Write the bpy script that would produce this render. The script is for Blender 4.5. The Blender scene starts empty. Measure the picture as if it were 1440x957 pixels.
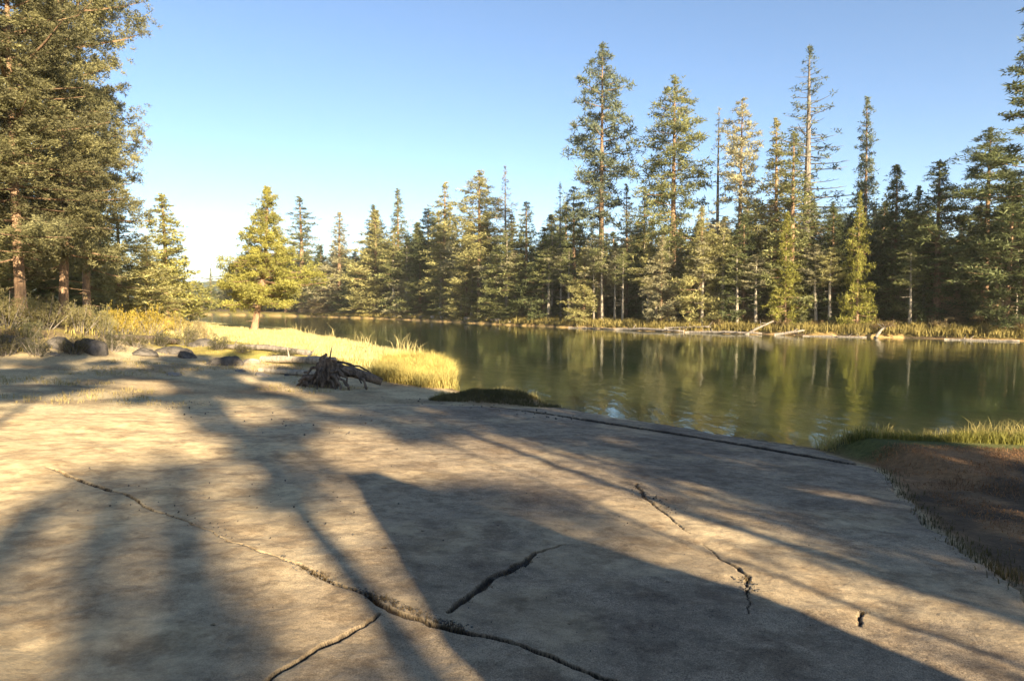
import bpy, bmesh, math, random
import numpy as np
from mathutils import Vector, Matrix, noise as mnoise

R = math.radians
rnd = random.Random(7)
rng = np.random.default_rng(7)
C = bpy.context.scene.collection
SC = bpy.context.scene

# ------------------------------------------------------------------ camera, world, sun
CAMZ = 2.5
PITCH = 3.01
cam_d = bpy.data.cameras.new('camera'); cam = bpy.data.objects.new('camera', cam_d); C.objects.link(cam)
cam.location = (0, 0, CAMZ); cam.rotation_euler = (R(90 - PITCH), 0, 0)
cam_d.lens = 24; cam_d.sensor_width = 36; cam_d.sensor_fit = 'HORIZONTAL'
cam_d.clip_start = 0.05; cam_d.clip_end = 5000
SC.camera = cam

SUN_EL = 20.5
SUN_DIR = (0.47, -0.88267)            # horizontal direction towards the sun (behind, to the right)
SUN_AZ = math.atan2(SUN_DIR[0], SUN_DIR[1])   # clockwise from +Y
w = bpy.data.worlds.new('World'); SC.world = w; w.use_nodes = True
nt = w.node_tree; nt.nodes.clear()
sky = nt.nodes.new('ShaderNodeTexSky'); sky.sky_type = 'NISHITA'; sky.sun_disc = False
sky.sun_elevation = R(SUN_EL); sky.sun_rotation = SUN_AZ
sky.air_density = 1.0; sky.dust_density = 0.6; sky.ozone_density = 2.6; sky.altitude = 1200
bg = nt.nodes.new('ShaderNodeBackground'); bg.inputs[1].default_value = 0.05
wo = nt.nodes.new('ShaderNodeOutputWorld')
nt.links.new(sky.outputs[0], bg.inputs[0]); nt.links.new(bg.outputs[0], wo.inputs[0])

sd_ = bpy.data.lights.new('sun', 'SUN'); sun = bpy.data.objects.new('sun', sd_); C.objects.link(sun)
sd_.energy = 5.0; sd_.angle = R(0.53); sd_.color = (1.0, 0.84, 0.585)
sv = Vector((SUN_DIR[0] * math.cos(R(SUN_EL)), SUN_DIR[1] * math.cos(R(SUN_EL)), math.sin(R(SUN_EL))))
sun.rotation_euler = sv.to_track_quat('Z', 'Y').to_euler()
sun.location = sv * 60
SC.view_settings.view_transform = 'Standard'; SC.view_settings.look = 'None'
SC.view_settings.exposure = 2.17; SC.view_settings.gamma = 1.0
SC.view_settings.use_curve_mapping = False

# ------------------------------------------------------------------ naming helpers
def tag(o, label=None, cat=None, group=None, kind=None):
    if label: o['label'] = label
    if cat: o['category'] = cat
    if group: o['group'] = group
    if kind: o['kind'] = kind
    return o

def empty(name, loc, rz=0.0):
    o = bpy.data.objects.new(name, None); C.objects.link(o)
    o.location = loc; o.rotation_euler = (0, 0, rz); o.empty_display_size = 0.3
    return o

def link_mesh(name, me, mat, parent=None, smooth=False):
    o = bpy.data.objects.new(name, me); C.objects.link(o)
    if mat is not None and not me.materials: me.materials.append(mat)
    if parent is not None: o.parent = parent
    if smooth: me.shade_smooth()
    return o

def np_mesh(name, V, F):
    """V (n,3), F (m,k) all same k"""
    me = bpy.data.meshes.new(name)
    V = np.asarray(V, dtype=np.float32); F = np.asarray(F, dtype=np.int32)
    k = F.shape[1]
    me.vertices.add(len(V)); me.vertices.foreach_set('co', V.ravel())
    me.loops.add(F.size); me.loops.foreach_set('vertex_index', F.ravel())
    me.polygons.add(len(F))
    me.polygons.foreach_set('loop_start', np.arange(0, F.size, k, dtype=np.int32))
    me.polygons.foreach_set('loop_total', np.full(len(F), k, dtype=np.int32))
    me.update(calc_edges=True)
    return me

def add_col(me, name, col):
    a = me.color_attributes.new(name, 'FLOAT_COLOR', 'POINT')
    c = np.ones((len(col), 4), dtype=np.float32); c[:, :3] = col
    a.data.foreach_set('color', c.ravel())

# ------------------------------------------------------------------ numeric helpers
def sstep(a, b, x):
    t = np.clip((x - a) / (b - a), 0, 1); return t * t * (3 - 2 * t)

def _hash(ix, iy, s):
    n = (ix.astype(np.int64) * 374761393 + iy.astype(np.int64) * 668265263 + s * 69069) & 0xffffffff
    n = ((n ^ (n >> 13)) * 1274126177) & 0xffffffff
    return ((n ^ (n >> 16)) & 0xffff) / 65535.0

def vnoise(x, y, s=0):
    x0 = np.floor(x); y0 = np.floor(y); fx = x - x0; fy = y - y0
    fx = fx * fx * (3 - 2 * fx); fy = fy * fy * (3 - 2 * fy)
    a = _hash(x0, y0, s); b = _hash(x0 + 1, y0, s); c = _hash(x0, y0 + 1, s); d = _hash(x0 + 1, y0 + 1, s)
    return (a * (1 - fx) + b * fx) * (1 - fy) + (c * (1 - fx) + d * fx) * fy

def fbm(x, y, o=4, s=0):
    r = 0; a = 0.5
    for i in range(o):
        r = r + a * vnoise(x, y, s + i * 17); x = x * 2.03 + 5.1; y = y * 2.03 + 1.7; a *= 0.5
    return r / (1 - 0.5 ** o)

def seg_dist(x, y, P):
    d = np.full(x.shape, 1e9)
    for (ax, ay), (bx, by) in zip(P[:-1], P[1:]):
        dx, dy = bx - ax, by - ay
        t = np.clip(((x - ax) * dx + (y - ay) * dy) / (dx * dx + dy * dy), 0, 1)
        d = np.minimum(d, np.hypot(x - ax - t * dx, y - ay - t * dy))
    return d

def inside(x, y, P):
    r = np.zeros(x.shape, bool); n = len(P)
    for i in range(n):
        ax, ay = P[i]; bx, by = P[(i + 1) % n]
        if ay == by: continue
        c = ((ay > y) != (by > y)) & (x < (bx - ax) * (y - ay) / (by - ay) + ax)
        r ^= c
    return r

def sdist(x, y, P):
    d = seg_dist(x, y, list(P) + [P[0]])
    return np.where(inside(x, y, P), d, -d)     # positive inside

# ------------------------------------------------------------------ terrain
NEAR = [(140, -130), (90, -78), (45, -24), (25, -4), (14, 7.5), (10.5, 10.2), (8.3, 11.0), (6.2, 11.4), (5.2, 11.9), (4.1, 13.0),
        (2.4, 14.9), (1.3, 16.4), (0.4, 17.4), (-0.6, 18.4), (-1.7, 19.9), (-1.9, 21.8), (-2.2, 24.7), (-3.6, 29.5),
        (-8.0, 38.5), (-14.5, 50), (-19.5, 61), (-27.5, 70), (-37, 82), (-60, 98), (-100, 140), (-200, 240), (-420, 400)]
FAR = [(-420, 480), (-180, 265), (-90, 178), (-41, 141), (-19, 114), (-0.5, 83), (8.7, 70), (17, 61), (28, 52), (35.5, 46.5),
       (45, 36), (54, 22), (66, 0), (100, -35), (160, -90)]
RIVER = NEAR + FAR
TERR = [(-45, 0), (-24, 10), (-15.0, 19), (-12.8, 23), (-13.6, 28), (-18, 37), (-29, 58), (-60, 88), (-140, 120), (-140, 0)]

def height(x, y):
    x = np.asarray(x, float); y = np.asarray(y, float)
    sd = sdist(x, y, RIVER)
    dn = seg_dist(x, y, NEAR); df = seg_dist(x, y, FAR)
    far = df < dn
    d = -sd
    # near bank
    zn = 0.07 * np.minimum(d, 26) + 0.012 * np.clip(d - 26, 0, 60)
    zn = zn + 1.15 * sstep(-0.5, 5.0, sdist(x, y, TERR))
    # peninsula turf shelf
    pen = sstep(20.6, 23.5, y + 0.35 * x) * (x < 4)
    zn = zn + pen * 0.22 * sstep(0.0, 0.5, d) * sstep(12, 6, d)
    # right turf ledge
    led = sstep(5.35, 5.8, x + 0.12 * (y - 11)) * sstep(40, 20, x)
    zn = zn + led * (0.30 * sstep(0.0, 0.35, d) - 0.16 * sstep(1.3, 2.6, d))
    # little turf ledge by the slab corner
    l2 = np.exp(-(((x + 0.35) / 1.15) ** 2 + ((y - 17.3) / 0.75) ** 2) ** 2)
    zn = zn + l2 * (0.20 + 0.12 * (fbm(x * 3, y * 3, 3, 77) - 0.3))
    # far bank
    zf = 0.40 * sstep(0, 0.7, d) + 0.035 * np.minimum(d, 30) + 0.02 * np.clip(d, 0, 200)
    zb = np.where(far, zf, zn)
    # bed
    bed = -(0.07 * sd + 0.0) ; bed = np.maximum(bed, -1.9)
    bed = np.where(far, -np.minimum(0.35 * sd, 1.9), bed)
    z = np.where(sd > 0, bed, zb)
    r = np.hypot(x, y)
    und = (fbm(x * 0.35, y * 0.35, 3, 5) - 0.5) * 0.16 * sstep(2, 14, d)
    und = und + (fbm(x * 1.7, y * 1.7, 3, 9) - 0.5) * 0.05 * sstep(0.3, 3, d)
    z = z + np.where(sd > 0, 0, und)
    hills = 26 * sstep(500, 1100, r) * (0.55 + 0.9 * fbm(x * 0.0022 + 3, y * 0.0022, 3, 3)) * sstep(0, 300, y)
    return z + np.where(sd > -5, 0, hills)

def H(x, y): return float(height(np.array([x]), np.array([y]))[0])

def ray(px, py):
    v = Vector(((px - 720) / 960, 1.0, -(py - 478.5) / 960))
    c, s = math.cos(R(PITCH)), math.sin(R(PITCH))
    return Vector((v.x, v.y * c + v.z * s, -v.y * s + v.z * c))

def gp(px, py):
    """where the line of sight through a photo pixel meets the ground"""
    r = ray(px, py); t = np.exp(np.linspace(math.log(1.5), math.log(900), 2500))
    z = CAMZ + r.z * t; g = height(r.x * t, r.y * t)
    i = np.nonzero(z < g)[0]
    k = i[0] if len(i) else len(t) - 1
    return Vector((r.x * t[k], r.y * t[k], g[k]))

def at(px, D):
    """ground point in the photo column px at distance D ahead"""
    r = ray(px, 428); x = r.x / r.y * D
    return Vector((x, D, H(x, D)))

def zat(py, D):
    r = ray(720, py); return CAMZ + r.z / r.y * D

# ------------------------------------------------------------------ materials
def mat(name):
    m = bpy.data.materials.new(name); m.use_nodes = True
    n = m.node_tree; n.nodes.clear()
    return m, n

class NB:
    def __init__(s, n): s.n = n
    def __call__(s, t, **kw):
        x = s.n.nodes.new(t)
        for k, v in kw.items(): setattr(x, k, v)
        return x
    def L(s, a, b): s.n.links.new(a, b)
    def noise(s, scale, detail=4, rough=0.55, vec=None, dist=0.0):
        x = s('ShaderNodeTexNoise'); x.inputs['Scale'].default_value = scale; x.inputs['Detail'].default_value = detail
        x.inputs['Roughness'].default_value = rough; x.inputs['Distortion'].default_value = dist
        if vec is not None: s.L(vec, x.inputs['Vector'])
        return x
    def ramp(s, fac, stops):
        x = s('ShaderNodeValToRGB'); e = x.color_ramp.elements
        while len(e) < len(stops): e.new(0.5)
        for i, (p, c) in enumerate(stops):
            e[i].position = p; e[i].color = (c, c, c, 1) if isinstance(c, (int, float)) else (*c, 1)
        s.L(fac, x.inputs[0]); return x
    def mix(s, a, b, fac, mode='MIX'):
        x = s('ShaderNodeMix', data_type='RGBA', blend_type=mode)
        for sock, v in ((x.inputs[6], a), (x.inputs[7], b), (x.inputs[0], fac)):
            if hasattr(v, 'default_value') or hasattr(v, 'is_linked'): s.L(v, sock)
            elif isinstance(v, (int, float)): sock.default_value = v
            else: sock.default_value = (*v, 1)
        return x.outputs[2]
    def bump(s, h, strength, dist, normal=None):
        x = s('ShaderNodeBump'); x.inputs['Strength'].default_value = strength; x.inputs['Distance'].default_value = dist
        s.L(h, x.inputs['Height'])
        if normal is not None: s.L(normal, x.inputs['Normal'])
        return x.outputs[0]
    def princ(s, col, rough=0.9, normal=None, spec=0.3):
        p = s('ShaderNodeBsdfPrincipled')
        if isinstance(col, tuple): p.inputs['Base Color'].default_value = (*col, 1)
        else: s.L(col, p.inputs['Base Color'])
        p.inputs['Roughness'].default_value = rough
        p.inputs['Specular IOR Level'].default_value = spec
        if normal is not None: s.L(normal, p.inputs['Normal'])
        return p
    def out(s, sh, vol=None):
        o = s('ShaderNodeOutputMaterial'); s.L(sh, o.inputs[0]); return o

def m_ground():
    m, n = mat('soil'); b = NB(n)
    tc = b('ShaderNodeTexCoord').outputs['Object']
    at_ = b('ShaderNodeAttribute', attribute_name='col')
    n1 = b.noise(0.9, 6, 0.6, tc); n2 = b.noise(14, 5, 0.65, tc); n3 = b.noise(90, 3, 0.7, tc)
    v1 = b.ramp(n1.outputs[0], [(0.3, 0.72), (0.7, 1.25)])
    v2 = b.ramp(n2.outputs[0], [(0.3, 0.66), (0.7, 1.3)])
    v3 = b.ramp(n3.outputs[0], [(0.35, 0.7), (0.65, 1.28)])
    c = b.mix(at_.outputs[0], v1.outputs[0], 1.0, 'MULTIPLY')
    c = b.mix(c, v2.outputs[0], 1.0, 'MULTIPLY'); c = b.mix(c, v3.outputs[0], 0.8, 'MULTIPLY')
    nb = b.bump(n2.outputs[0], 0.8, 0.04); nb = b.bump(n3.outputs[0], 0.7, 0.008, nb)
    b.out(b.princ(c, 0.95, nb, 0.15).outputs[0]); return m

def m_concrete():
    m, n = mat('weathered_concrete'); b = NB(n)
    tc = b('ShaderNodeTexCoord').outputs['Object']
    at_ = b('ShaderNodeAttribute', attribute_name='dirt_and_shade')
    sp = b('ShaderNodeSeparateColor'); b.L(at_.outputs[0], sp.inputs[0])
    n1 = b.noise(0.55, 7, 0.6, tc, 0.4); n2 = b.noise(7, 6, 0.7, tc); n3 = b.noise(130, 3, 0.7, tc); n5 = b.noise(38, 4, 0.7, tc)
    base = b.ramp(n1.outputs[0], [(0.3, (0.165, 0.122, 0.082)), (0.5, (0.25, 0.19, 0.125)), (0.7, (0.35, 0.272, 0.175))])
    v2 = b.ramp(n2.outputs[0], [(0.30, 0.66), (0.70, 1.28)])
    v3 = b.ramp(n3.outputs[0], [(0.34, 0.40), (0.5, 1.0), (0.68, 1.6)])
    v5 = b.ramp(n5.outputs[0], [(0.30, 0.40), (0.42, 0.95), (0.75, 1.2)])
    c = b.mix(base.outputs[0], v2.outputs[0], 1.0, 'MULTIPLY'); c = b.mix(c, v3.outputs[0], 1.0, 'MULTIPLY')
    c = b.mix(c, v5.outputs[0], 0.8, 'MULTIPLY')
    vo = b('ShaderNodeTexVoronoi'); vo.inputs['Scale'].default_value = 21; b.L(tc, vo.inputs['Vector'])
    pit = b.ramp(vo.outputs['Distance'], [(0.06, 0.35), (0.14, 1.0)])
    c = b.mix(c, pit.outputs[0], 0.55, 'MULTIPLY')
    c = b.mix(c, b.mix(v2.outputs[0], (0.58, 0.43, 0.235), 1.0, 'MULTIPLY'), sp.outputs[1])          # blown sand
    c = b.mix(c, (0.035, 0.025, 0.017), sp.outputs[0])        # soil in the cracks, painted shadow line in the edge groove
    st = b.noise(2.6, 8, 0.75, tc, 0.25)
    c = b.mix(c, b.ramp(st.outputs[0], [(0.40, (0.62, 0.58, 0.55)), (0.52, 1.0), (0.66, 1.12)]).outputs[0], 0.9, 'MULTIPLY')
    nb = b.bump(n2.outputs[0], 0.45, 0.025); nb = b.bump(n5.outputs[0], 0.6, 0.006, nb); nb = b.bump(n3.outputs[0], 0.6, 0.003, nb)
    b.out(b.princ(c, 0.85, nb, 0.25).outputs[0]); return m

def m_water():
    m, n = mat('river_water'); b = NB(n)
    tc = b('ShaderNodeTexCoord').outputs['Object']
    mp = b('ShaderNodeMapping'); mp.inputs['Rotation'].default_value = (0, 0, R(-48)); mp.inputs['Scale'].default_value = (1.0, 0.38, 1.0)
    b.L(tc, mp.inputs[0])
    n1 = b.noise(0.55, 3, 0.5, mp.outputs[0], 0.5); n2 = b.noise(2.6, 3, 0.55, mp.outputs[0], 0.3); n3 = b.noise(9, 2, 0.5, tc)
    pt = b.noise(0.07, 2, 0.5, tc)
    pr = b.ramp(pt.outputs[0], [(0.42, 0.25), (0.62, 1.0)])
    nb = b.bump(n1.outputs[0], 0.20, 0.08)
    x = b('ShaderNodeBump'); x.inputs['Distance'].default_value = 0.02
    b.L(pr.outputs[0], x.inputs['Strength']); b.L(n2.outputs[0], x.inputs['Height']); b.L(nb, x.inputs['Normal'])
    nb = b.bump(n3.outputs[0], 0.25, 0.003, x.outputs[0])
    fr = b('ShaderNodeFresnel'); fr.inputs[0].default_value = 1.33; b.L(nb, fr.inputs['Normal'])
    gl = b('ShaderNodeBsdfGlossy'); gl.inputs['Roughness'].default_value = 0.05; b.L(nb, gl.inputs['Normal'])
    gl.inputs['Color'].default_value = (0.93, 0.97, 0.92, 1)
    tr = b('ShaderNodeBsdfTransparent'); tr.inputs[0].default_value = (0.80, 0.84, 0.64, 1)
    df = b('ShaderNodeBsdfDiffuse'); df.inputs[0].default_value = (0.12, 0.17, 0.09, 1)
    sm = b('ShaderNodeMixShader'); sm.inputs[0].default_value = 0.10; b.L(tr.outputs[0], sm.inputs[1]); b.L(df.outputs[0], sm.inputs[2])
    mx = b('ShaderNodeMixShader'); b.L(fr.outputs[0], mx.inputs[0]); b.L(sm.outputs[0], mx.inputs[1]); b.L(gl.outputs[0], mx.inputs[2])
    b.out(mx.outputs[0]); return m

def m_leaf(name, base, trans=0.35, var=0.25, rough=0.6):
    """needles / blades: colour comes from the object colour, varied by position"""
    m, n = mat(name); b = NB(n)
    oi = b('ShaderNodeObjectInfo')
    tc = b('ShaderNodeTexCoord').outputs['Object']
    n1 = b.noise(0.8, 3, 0.6, tc); n2 = b.noise(6, 2, 0.6, tc)
    c = b.mix(base, oi.outputs['Color'], 1.0, 'MULTIPLY')
    lo, hi = 1 - var * 1.6, 1 + var * 1.6
    c = b.mix(c, b.ramp(n1.outputs[0], [(0.3, (lo, lo * 1.02, lo)), (0.7, (hi * 1.03, hi, hi * 0.9))]).outputs[0], 1.0, 'MULTIPLY')
    c = b.mix(c, b.ramp(n2.outputs[0], [(0.3, lo), (0.7, hi)]).outputs[0], 0.8, 'MULTIPLY')
    d = b.princ(c, rough, None, 0.25)
    t = b('ShaderNodeBsdfTranslucent'); b.L(c, t.inputs[0])
    mx = b('ShaderNodeMixShader'); mx.inputs[0].default_value = trans
    b.L(d.outputs[0], mx.inputs[1]); b.L(t.outputs[0], mx.inputs[2]); b.out(mx.outputs[0]); return m

def m_bark(name, c0, c1, scale=6):
    m, n = mat(name); b = NB(n)
    tc = b('ShaderNodeTexCoord').outputs['Object']
    mp = b('ShaderNodeMapping'); mp.inputs['Scale'].default_value = (1, 1, 0.25); b.L(tc, mp.inputs[0])
    n1 = b.noise(scale, 6, 0.65, mp.outputs[0], 0.6); n2 = b.noise(scale * 7, 3, 0.7, mp.outputs[0])
    c = b.ramp(n1.outputs[0], [(0.32, c0), (0.62, c1)]).outputs[0]
    c = b.mix(c, b.ramp(n2.outputs[0], [(0.3, 0.6), (0.7, 1.25)]).outputs[0], 0.8, 'MULTIPLY')
    nb = b.bump(n1.outputs[0], 0.9, 0.05); nb = b.bump(n2.outputs[0], 0.5, 0.01, nb)
    b.out(b.princ(c, 0.9, nb, 0.15).outputs[0]); return m

def m_rock(name, c0, c1):
    m, n = mat(name); b = NB(n)
    tc = b('ShaderNodeTexCoord').outputs['Object']
    n1 = b.noise(2.2, 7, 0.65, tc, 0.4); n2 = b.noise(22, 5, 0.7, tc)
    c = b.ramp(n1.outputs[0], [(0.32, c0), (0.66, c1)]).outputs[0]
    c = b.mix(c, b.ramp(n2.outputs[0], [(0.3, 0.6), (0.7, 1.3)]).outputs[0], 0.9, 'MULTIPLY')
    nb = b.bump(n1.outputs[0], 0.8, 0.08); nb = b.bump(n2.outputs[0], 0.7, 0.015, nb)
    b.out(b.princ(c, 0.9, nb, 0.2).outputs[0]); return m

M_SOIL = m_ground(); M_CONC = m_concrete(); M_WATER = m_water()
M_NEED = m_leaf('pine_needles', (1, 1, 1), 0.42, 0.26)
M_GRASS = m_leaf('grass_blades', (1, 1, 1), 0.40, 0.20, 0.7)
M_SHRUB = m_leaf('shrub_leaves', (1, 1, 1), 0.40, 0.22, 0.7)
M_BARK = m_bark('pine_bark', (0.13, 0.075, 0.045), (0.34, 0.22, 0.13))
M_GBARK = m_bark('grey_dead_wood', (0.10, 0.085, 0.07), (0.26, 0.22, 0.18))
M_PALE = m_bark('bleached_wood', (0.18, 0.145, 0.11), (0.42, 0.36, 0.27), 9)
M_ROOT = m_bark('rotten_root', (0.03, 0.021, 0.015), (0.20, 0.15, 0.11), 9)
M_ROCK = m_rock('grey_basalt', (0.04, 0.035, 0.03), (0.15, 0.13, 0.11))
M_PROCK = m_rock('pale_rock', (0.20, 0.17, 0.14), (0.40, 0.34, 0.27))
M_STAIN = m_bark('stained_boards', (0.10, 0.06, 0.035), (0.22, 0.14, 0.08), 5)
M_ROOF = m_rock('green_roofing', (0.05, 0.08, 0.06), (0.08, 0.11, 0.09))

# ------------------------------------------------------------------ ground sheet
def polar(a0, a1, na, r, closed):
    return None

ang = np.concatenate([np.arange(-60, 60, 0.2), np.arange(60, 300, 1.5)])
rad = np.concatenate([[0.02], np.exp(np.linspace(math.log(0.6), math.log(70), 330)), np.exp(np.linspace(math.log(71), math.log(3000), 110))])
A, RR = np.meshgrid(np.radians(ang), rad)
X = RR * np.sin(A); Y = RR * np.cos(A)
Z = height(X, Y)
# the ground rises no higher than just under the slab; the slab's own outline
RAMP_PX = [(1242, 661), (1262, 688), (1300, 730), (1352, 768), (1400, 805), (1440, 836)]
ramp_right = [gp(*p) for p in RAMP_PX]
RAMP = [(p.x, p.y) for p in ramp_right] + [(3.2, 3.3), (3.3, 0.5), (4.5, -4.0), (2.0, -9.0), (-14, -2.0), (-13, 5.5), (-9.5, 9.0), (-5.6, 13.2), (-2.6, 15.6), (0.2, 15.9)]
p1 = gp(796, 575); p2 = gp(960, 602); p3 = gp(1150, 634)
RAMP += [(p1.x, p1.y), (p2.x, p2.y), (p3.x, p3.y)]
SD_R = sdist(X, Y, RAMP)
Z = Z - 0.04 * sstep(-0.02, 0.12, SD_R) - 0.14 * sstep(0.12, 0.3, SD_R)

def zone_colours(X, Y, Z):
    sdr = sdist(X, Y, RIVER); d = -sdr
    far = seg_dist(X, Y, FAR) < seg_dist(X, Y, NEAR)
    nA = fbm(X * 0.8, Y * 0.8, 4, 31); nB = fbm(X * 0.25, Y * 0.25, 3, 47)
    col = np.empty(X.shape + (3,))
    sand = np.array([0.50, 0.39, 0.225]); dark = np.array([0.20, 0.145, 0.085]); red = np.array([0.33, 0.19, 0.09])
    gold = np.array([0.36, 0.29, 0.075]); turf = np.array([0.10, 0.10, 0.03]); mud_and_shade = np.array([0.07, 0.05, 0.032])
    forest = np.array([0.11, 0.08, 0.045])
    def put(c, f):
        nonlocal col
        f = np.clip(f, 0, 1)[..., None]; col = col * (1 - f) + c * f
    col[...] = sand
    put(dark, sstep(0.52, 0.72, nA) * 0.7)
    put(red, sstep(0.58, 0.74, nB) * 0.35)
    # right bank litter
    rb = sstep(2.9, 3.6, X - 0.25 * (Y - 5)) * (Y < 14) * (Y > -30)
    rb = rb * sstep(-0.1, 0.15, -SDR(X, Y))
    put(red * 0.8, rb); put(mud_and_shade, rb * sstep(0.45, 0.6, nA) * 0.8)
    led = rb * sstep(1.6, 1.0, d) * sstep(5.0, 5.6, X)
    put(turf, led)
    # peninsula
    pen = sstep(20.4, 22.0, Y + 0.35 * X) * (X < 4) * sstep(12.5, 10, d)
    put(gold, pen)
    l2 = np.exp(-(((X + 0.35) / 1.1) ** 2 + ((Y - 17.3) / 0.7) ** 2) ** 2); put(mud_and_shade, l2 * 1.3); put(turf * 0.8, sstep(0.75, 0.95, l2))  # shade of the ledge face painted in with the dark mud colour
    # terrace and woods on the left
    t = sstep(0, 2.5, sdist(X, Y, TERR)); put(forest * 1.5, t)
    put(gold * 0.7, t * sstep(0.5, 0.65, nA) * 0.8)
    # darker ground behind the camera
    put(dark, sstep(-4, -12, Y) * 0.8)
    # damp edge
    put(dark * 0.8, sstep(0.35, 0.05, d) * (~far) * (d > 0))
    # far bank
    put(gold * 0.55, far * (d > 0) * sstep(14, 4, d)); put(forest, far * sstep(3, 9, d))
    put(mud_and_shade, far * sstep(0.5, 0.2, d) * (d > 0))
    # bed
    put(np.array([0.58, 0.36, 0.16]), (sdr > 0) * 1.0)
    put(np.array([0.10, 0.15, 0.045]), sstep(0.35, 0.9, -Z) * (sdr > 0))
    far_away = sstep(250, 600, np.hypot(X, Y)); put(np.array([0.05, 0.075, 0.05]), far_away)
    return col

def SDR(X, Y): return sdist(X, Y, RAMP)

nr, na = X.shape
V = np.stack([X.ravel(), Y.ravel(), Z.ravel()], 1)
i, j = np.meshgrid(np.arange(nr - 1), np.arange(na), indexing='ij')
j2 = (j + 1) % na
F = np.stack([i * na + j, (i + 1) * na + j, (i + 1) * na + j2, i * na + j2], -1).reshape(-1, 4)[:, ::-1]
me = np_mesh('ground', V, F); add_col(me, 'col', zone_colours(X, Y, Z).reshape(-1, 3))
ground = link_mesh('ground', me, M_SOIL, None, True); tag(ground, kind='structure')

# ------------------------------------------------------------------ boat ramp slab with its cracks and edge shadow groove
ang = np.concatenate([np.arange(-50, 44, 0.11), np.arange(44, 310, 1.0)])
rad = np.concatenate([[0.1, 0.5, 1.0, 1.4, 1.8], np.exp(np.linspace(math.log(2.0), math.log(20), 950))])
A, RR = np.meshgrid(np.radians(ang), rad)
X = RR * np.sin(A); Y = RR * np.cos(A)
jx = (fbm(X * 2.3, Y * 2.3, 4, 71) - 0.5); jy = (fbm(X * 9, Y * 9, 3, 81) - 0.5)
sdr = sdist(X, Y, RAMP) + jx * 0.34 + jy * 0.07
# height: the same ground, but flat (no undulation), 5 cm proud
zs = height(X, Y) + 0.012
def crack(pts, wfun, depth):
    P = [(q.x, q.y) for q in (gp(*p) for p in pts)]
    Xw = X + jy * 0.045 + jx * 0.10; Yw = Y + (fbm(X * 9 + 9, Y * 9, 3, 91) - 0.5) * 0.045 + (fbm(X * 2.3 + 4, Y * 2.3, 3, 93) - 0.5) * 0.10
    best = np.full(X.shape, 0.0)
    n = len(P)
    for k in range(n - 1):
        (ax, ay), (bx, by) = P[k], P[k + 1]
        dx, dy = bx - ax, by - ay
        t = np.clip(((Xw - ax) * dx + (Yw - ay) * dy) / (dx * dx + dy * dy), 0, 1)
        d = np.hypot(Xw - ax - t * dx, Yw - ay - t * dy)
        wd = wfun[k] * (1 - t) + wfun[k + 1] * t
        best = np.maximum(best, sstep(1.0, 0.45, d / np.maximum(wd, 1e-4)) * (wd > 0.003))
    return best * depth
groove = np.zeros(X.shape)
for pts, wf, dp in (
    ([(60, 655), (105, 672), (150, 690), (200, 712), (300, 750), (395, 788)], [0.0, 0.028, 0.032, 0.014, 0.004, 0.008], 0.05),
    ([(395, 788), (450, 815), (520, 842), (600, 876), (680, 898), (760, 925), (850, 957), (960, 995)], [0.010, 0.024, 0.024, 0.026, 0.021, 0.021, 0.019, 0.018], 0.055),
    ([(634, 862), (665, 838), (700, 812), (728, 797), (756, 784), (800, 765)], [0.02, 0.032, 0.030, 0.034, 0.020, 0.0], 0.04),
    ([(540, 862), (505, 884), (470, 906), (430, 928), (385, 957), (330, 990)], [0.010, 0.018, 0.026, 0.022, 0.022, 0.022], 0.04),
    ([(1040, 957), (1045, 900), (1055, 845), (1048, 812), (980, 760), (905, 700), (895, 680)], [0.0, 0.0, 0.006, 0.022, 0.0, 0.03, 0.02], 0.02),
    ([(1205, 880), (1212, 862)], [0.012, 0.012], 0.02),
    ([(640, 566), (780, 584), (870, 598), (960, 612), (1100, 636), (1180, 650), (1245, 661)], [0.04, 0.12, 0.15, 0.15, 0.14, 0.10, 0.03], 0.10),  # added dark groove standing in for a shadow line along the slab edge
): groove = np.maximum(groove, crack(pts, wf, dp))
# a few pits
for px, py, rr_ in ((540, 772, .03), (594, 748, .02), (940, 820, .02), (700, 740, .014), (800, 880, .012), (300, 880, .015), (1010, 720, .02)):
    q = gp(px, py); groove = np.maximum(groove, 0.012 * sstep(rr_, rr_ * .4, np.hypot(X - q.x, Y - q.y)))
edge = sstep(0.05, -0.02, sdr)
zs = zs + (fbm(X * 1.1, Y * 1.1, 3, 55) - 0.5) * 0.05 * sstep(1.5, -4, X + 0.12 * Y) + (fbm(X * 6, Y * 6, 4, 58) - 0.5) * 0.016
zs = zs - groove - edge * 0.16
V = np.stack([X.ravel(), Y.ravel(), zs.ravel()], 1)
nr, na = X.shape
i, j = np.meshgrid(np.arange(nr - 1), np.arange(na), indexing='ij'); j2 = (j + 1) % na
F = np.stack([i * na + j, (i + 1) * na + j, (i + 1) * na + j2, i * na + j2], -1).reshape(-1, 4)[:, ::-1]
keep = (sdr.ravel()[F] > -0.05).all(1); F = F[keep]
used = np.unique(F); rem = np.full(len(V), -1); rem[used] = np.arange(len(used))
dirt_and_shade = np.zeros((len(V), 3)); dirt_and_shade[:, 0] = np.clip(groove / 0.009, 0, 1).ravel()
sandf = sstep(1.5, -5, X + 0.12 * Y) * 0.85 + sstep(0.52, 0.7, fbm(X * 0.9, Y * 0.9, 4, 12)) * 0.30
dirt_and_shade[:, 1] = np.clip(sandf + sstep(0.35, 0.0, sdr) * 0.7 * (X < 3), 0, 1).ravel()
me = np_mesh('ramp', V[used], rem[F]); add_col(me, 'dirt_and_shade', dirt_and_shade[used])
ramp = link_mesh('boat_ramp', me, M_CONC, None, True); tag(ramp, kind='structure')

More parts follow.
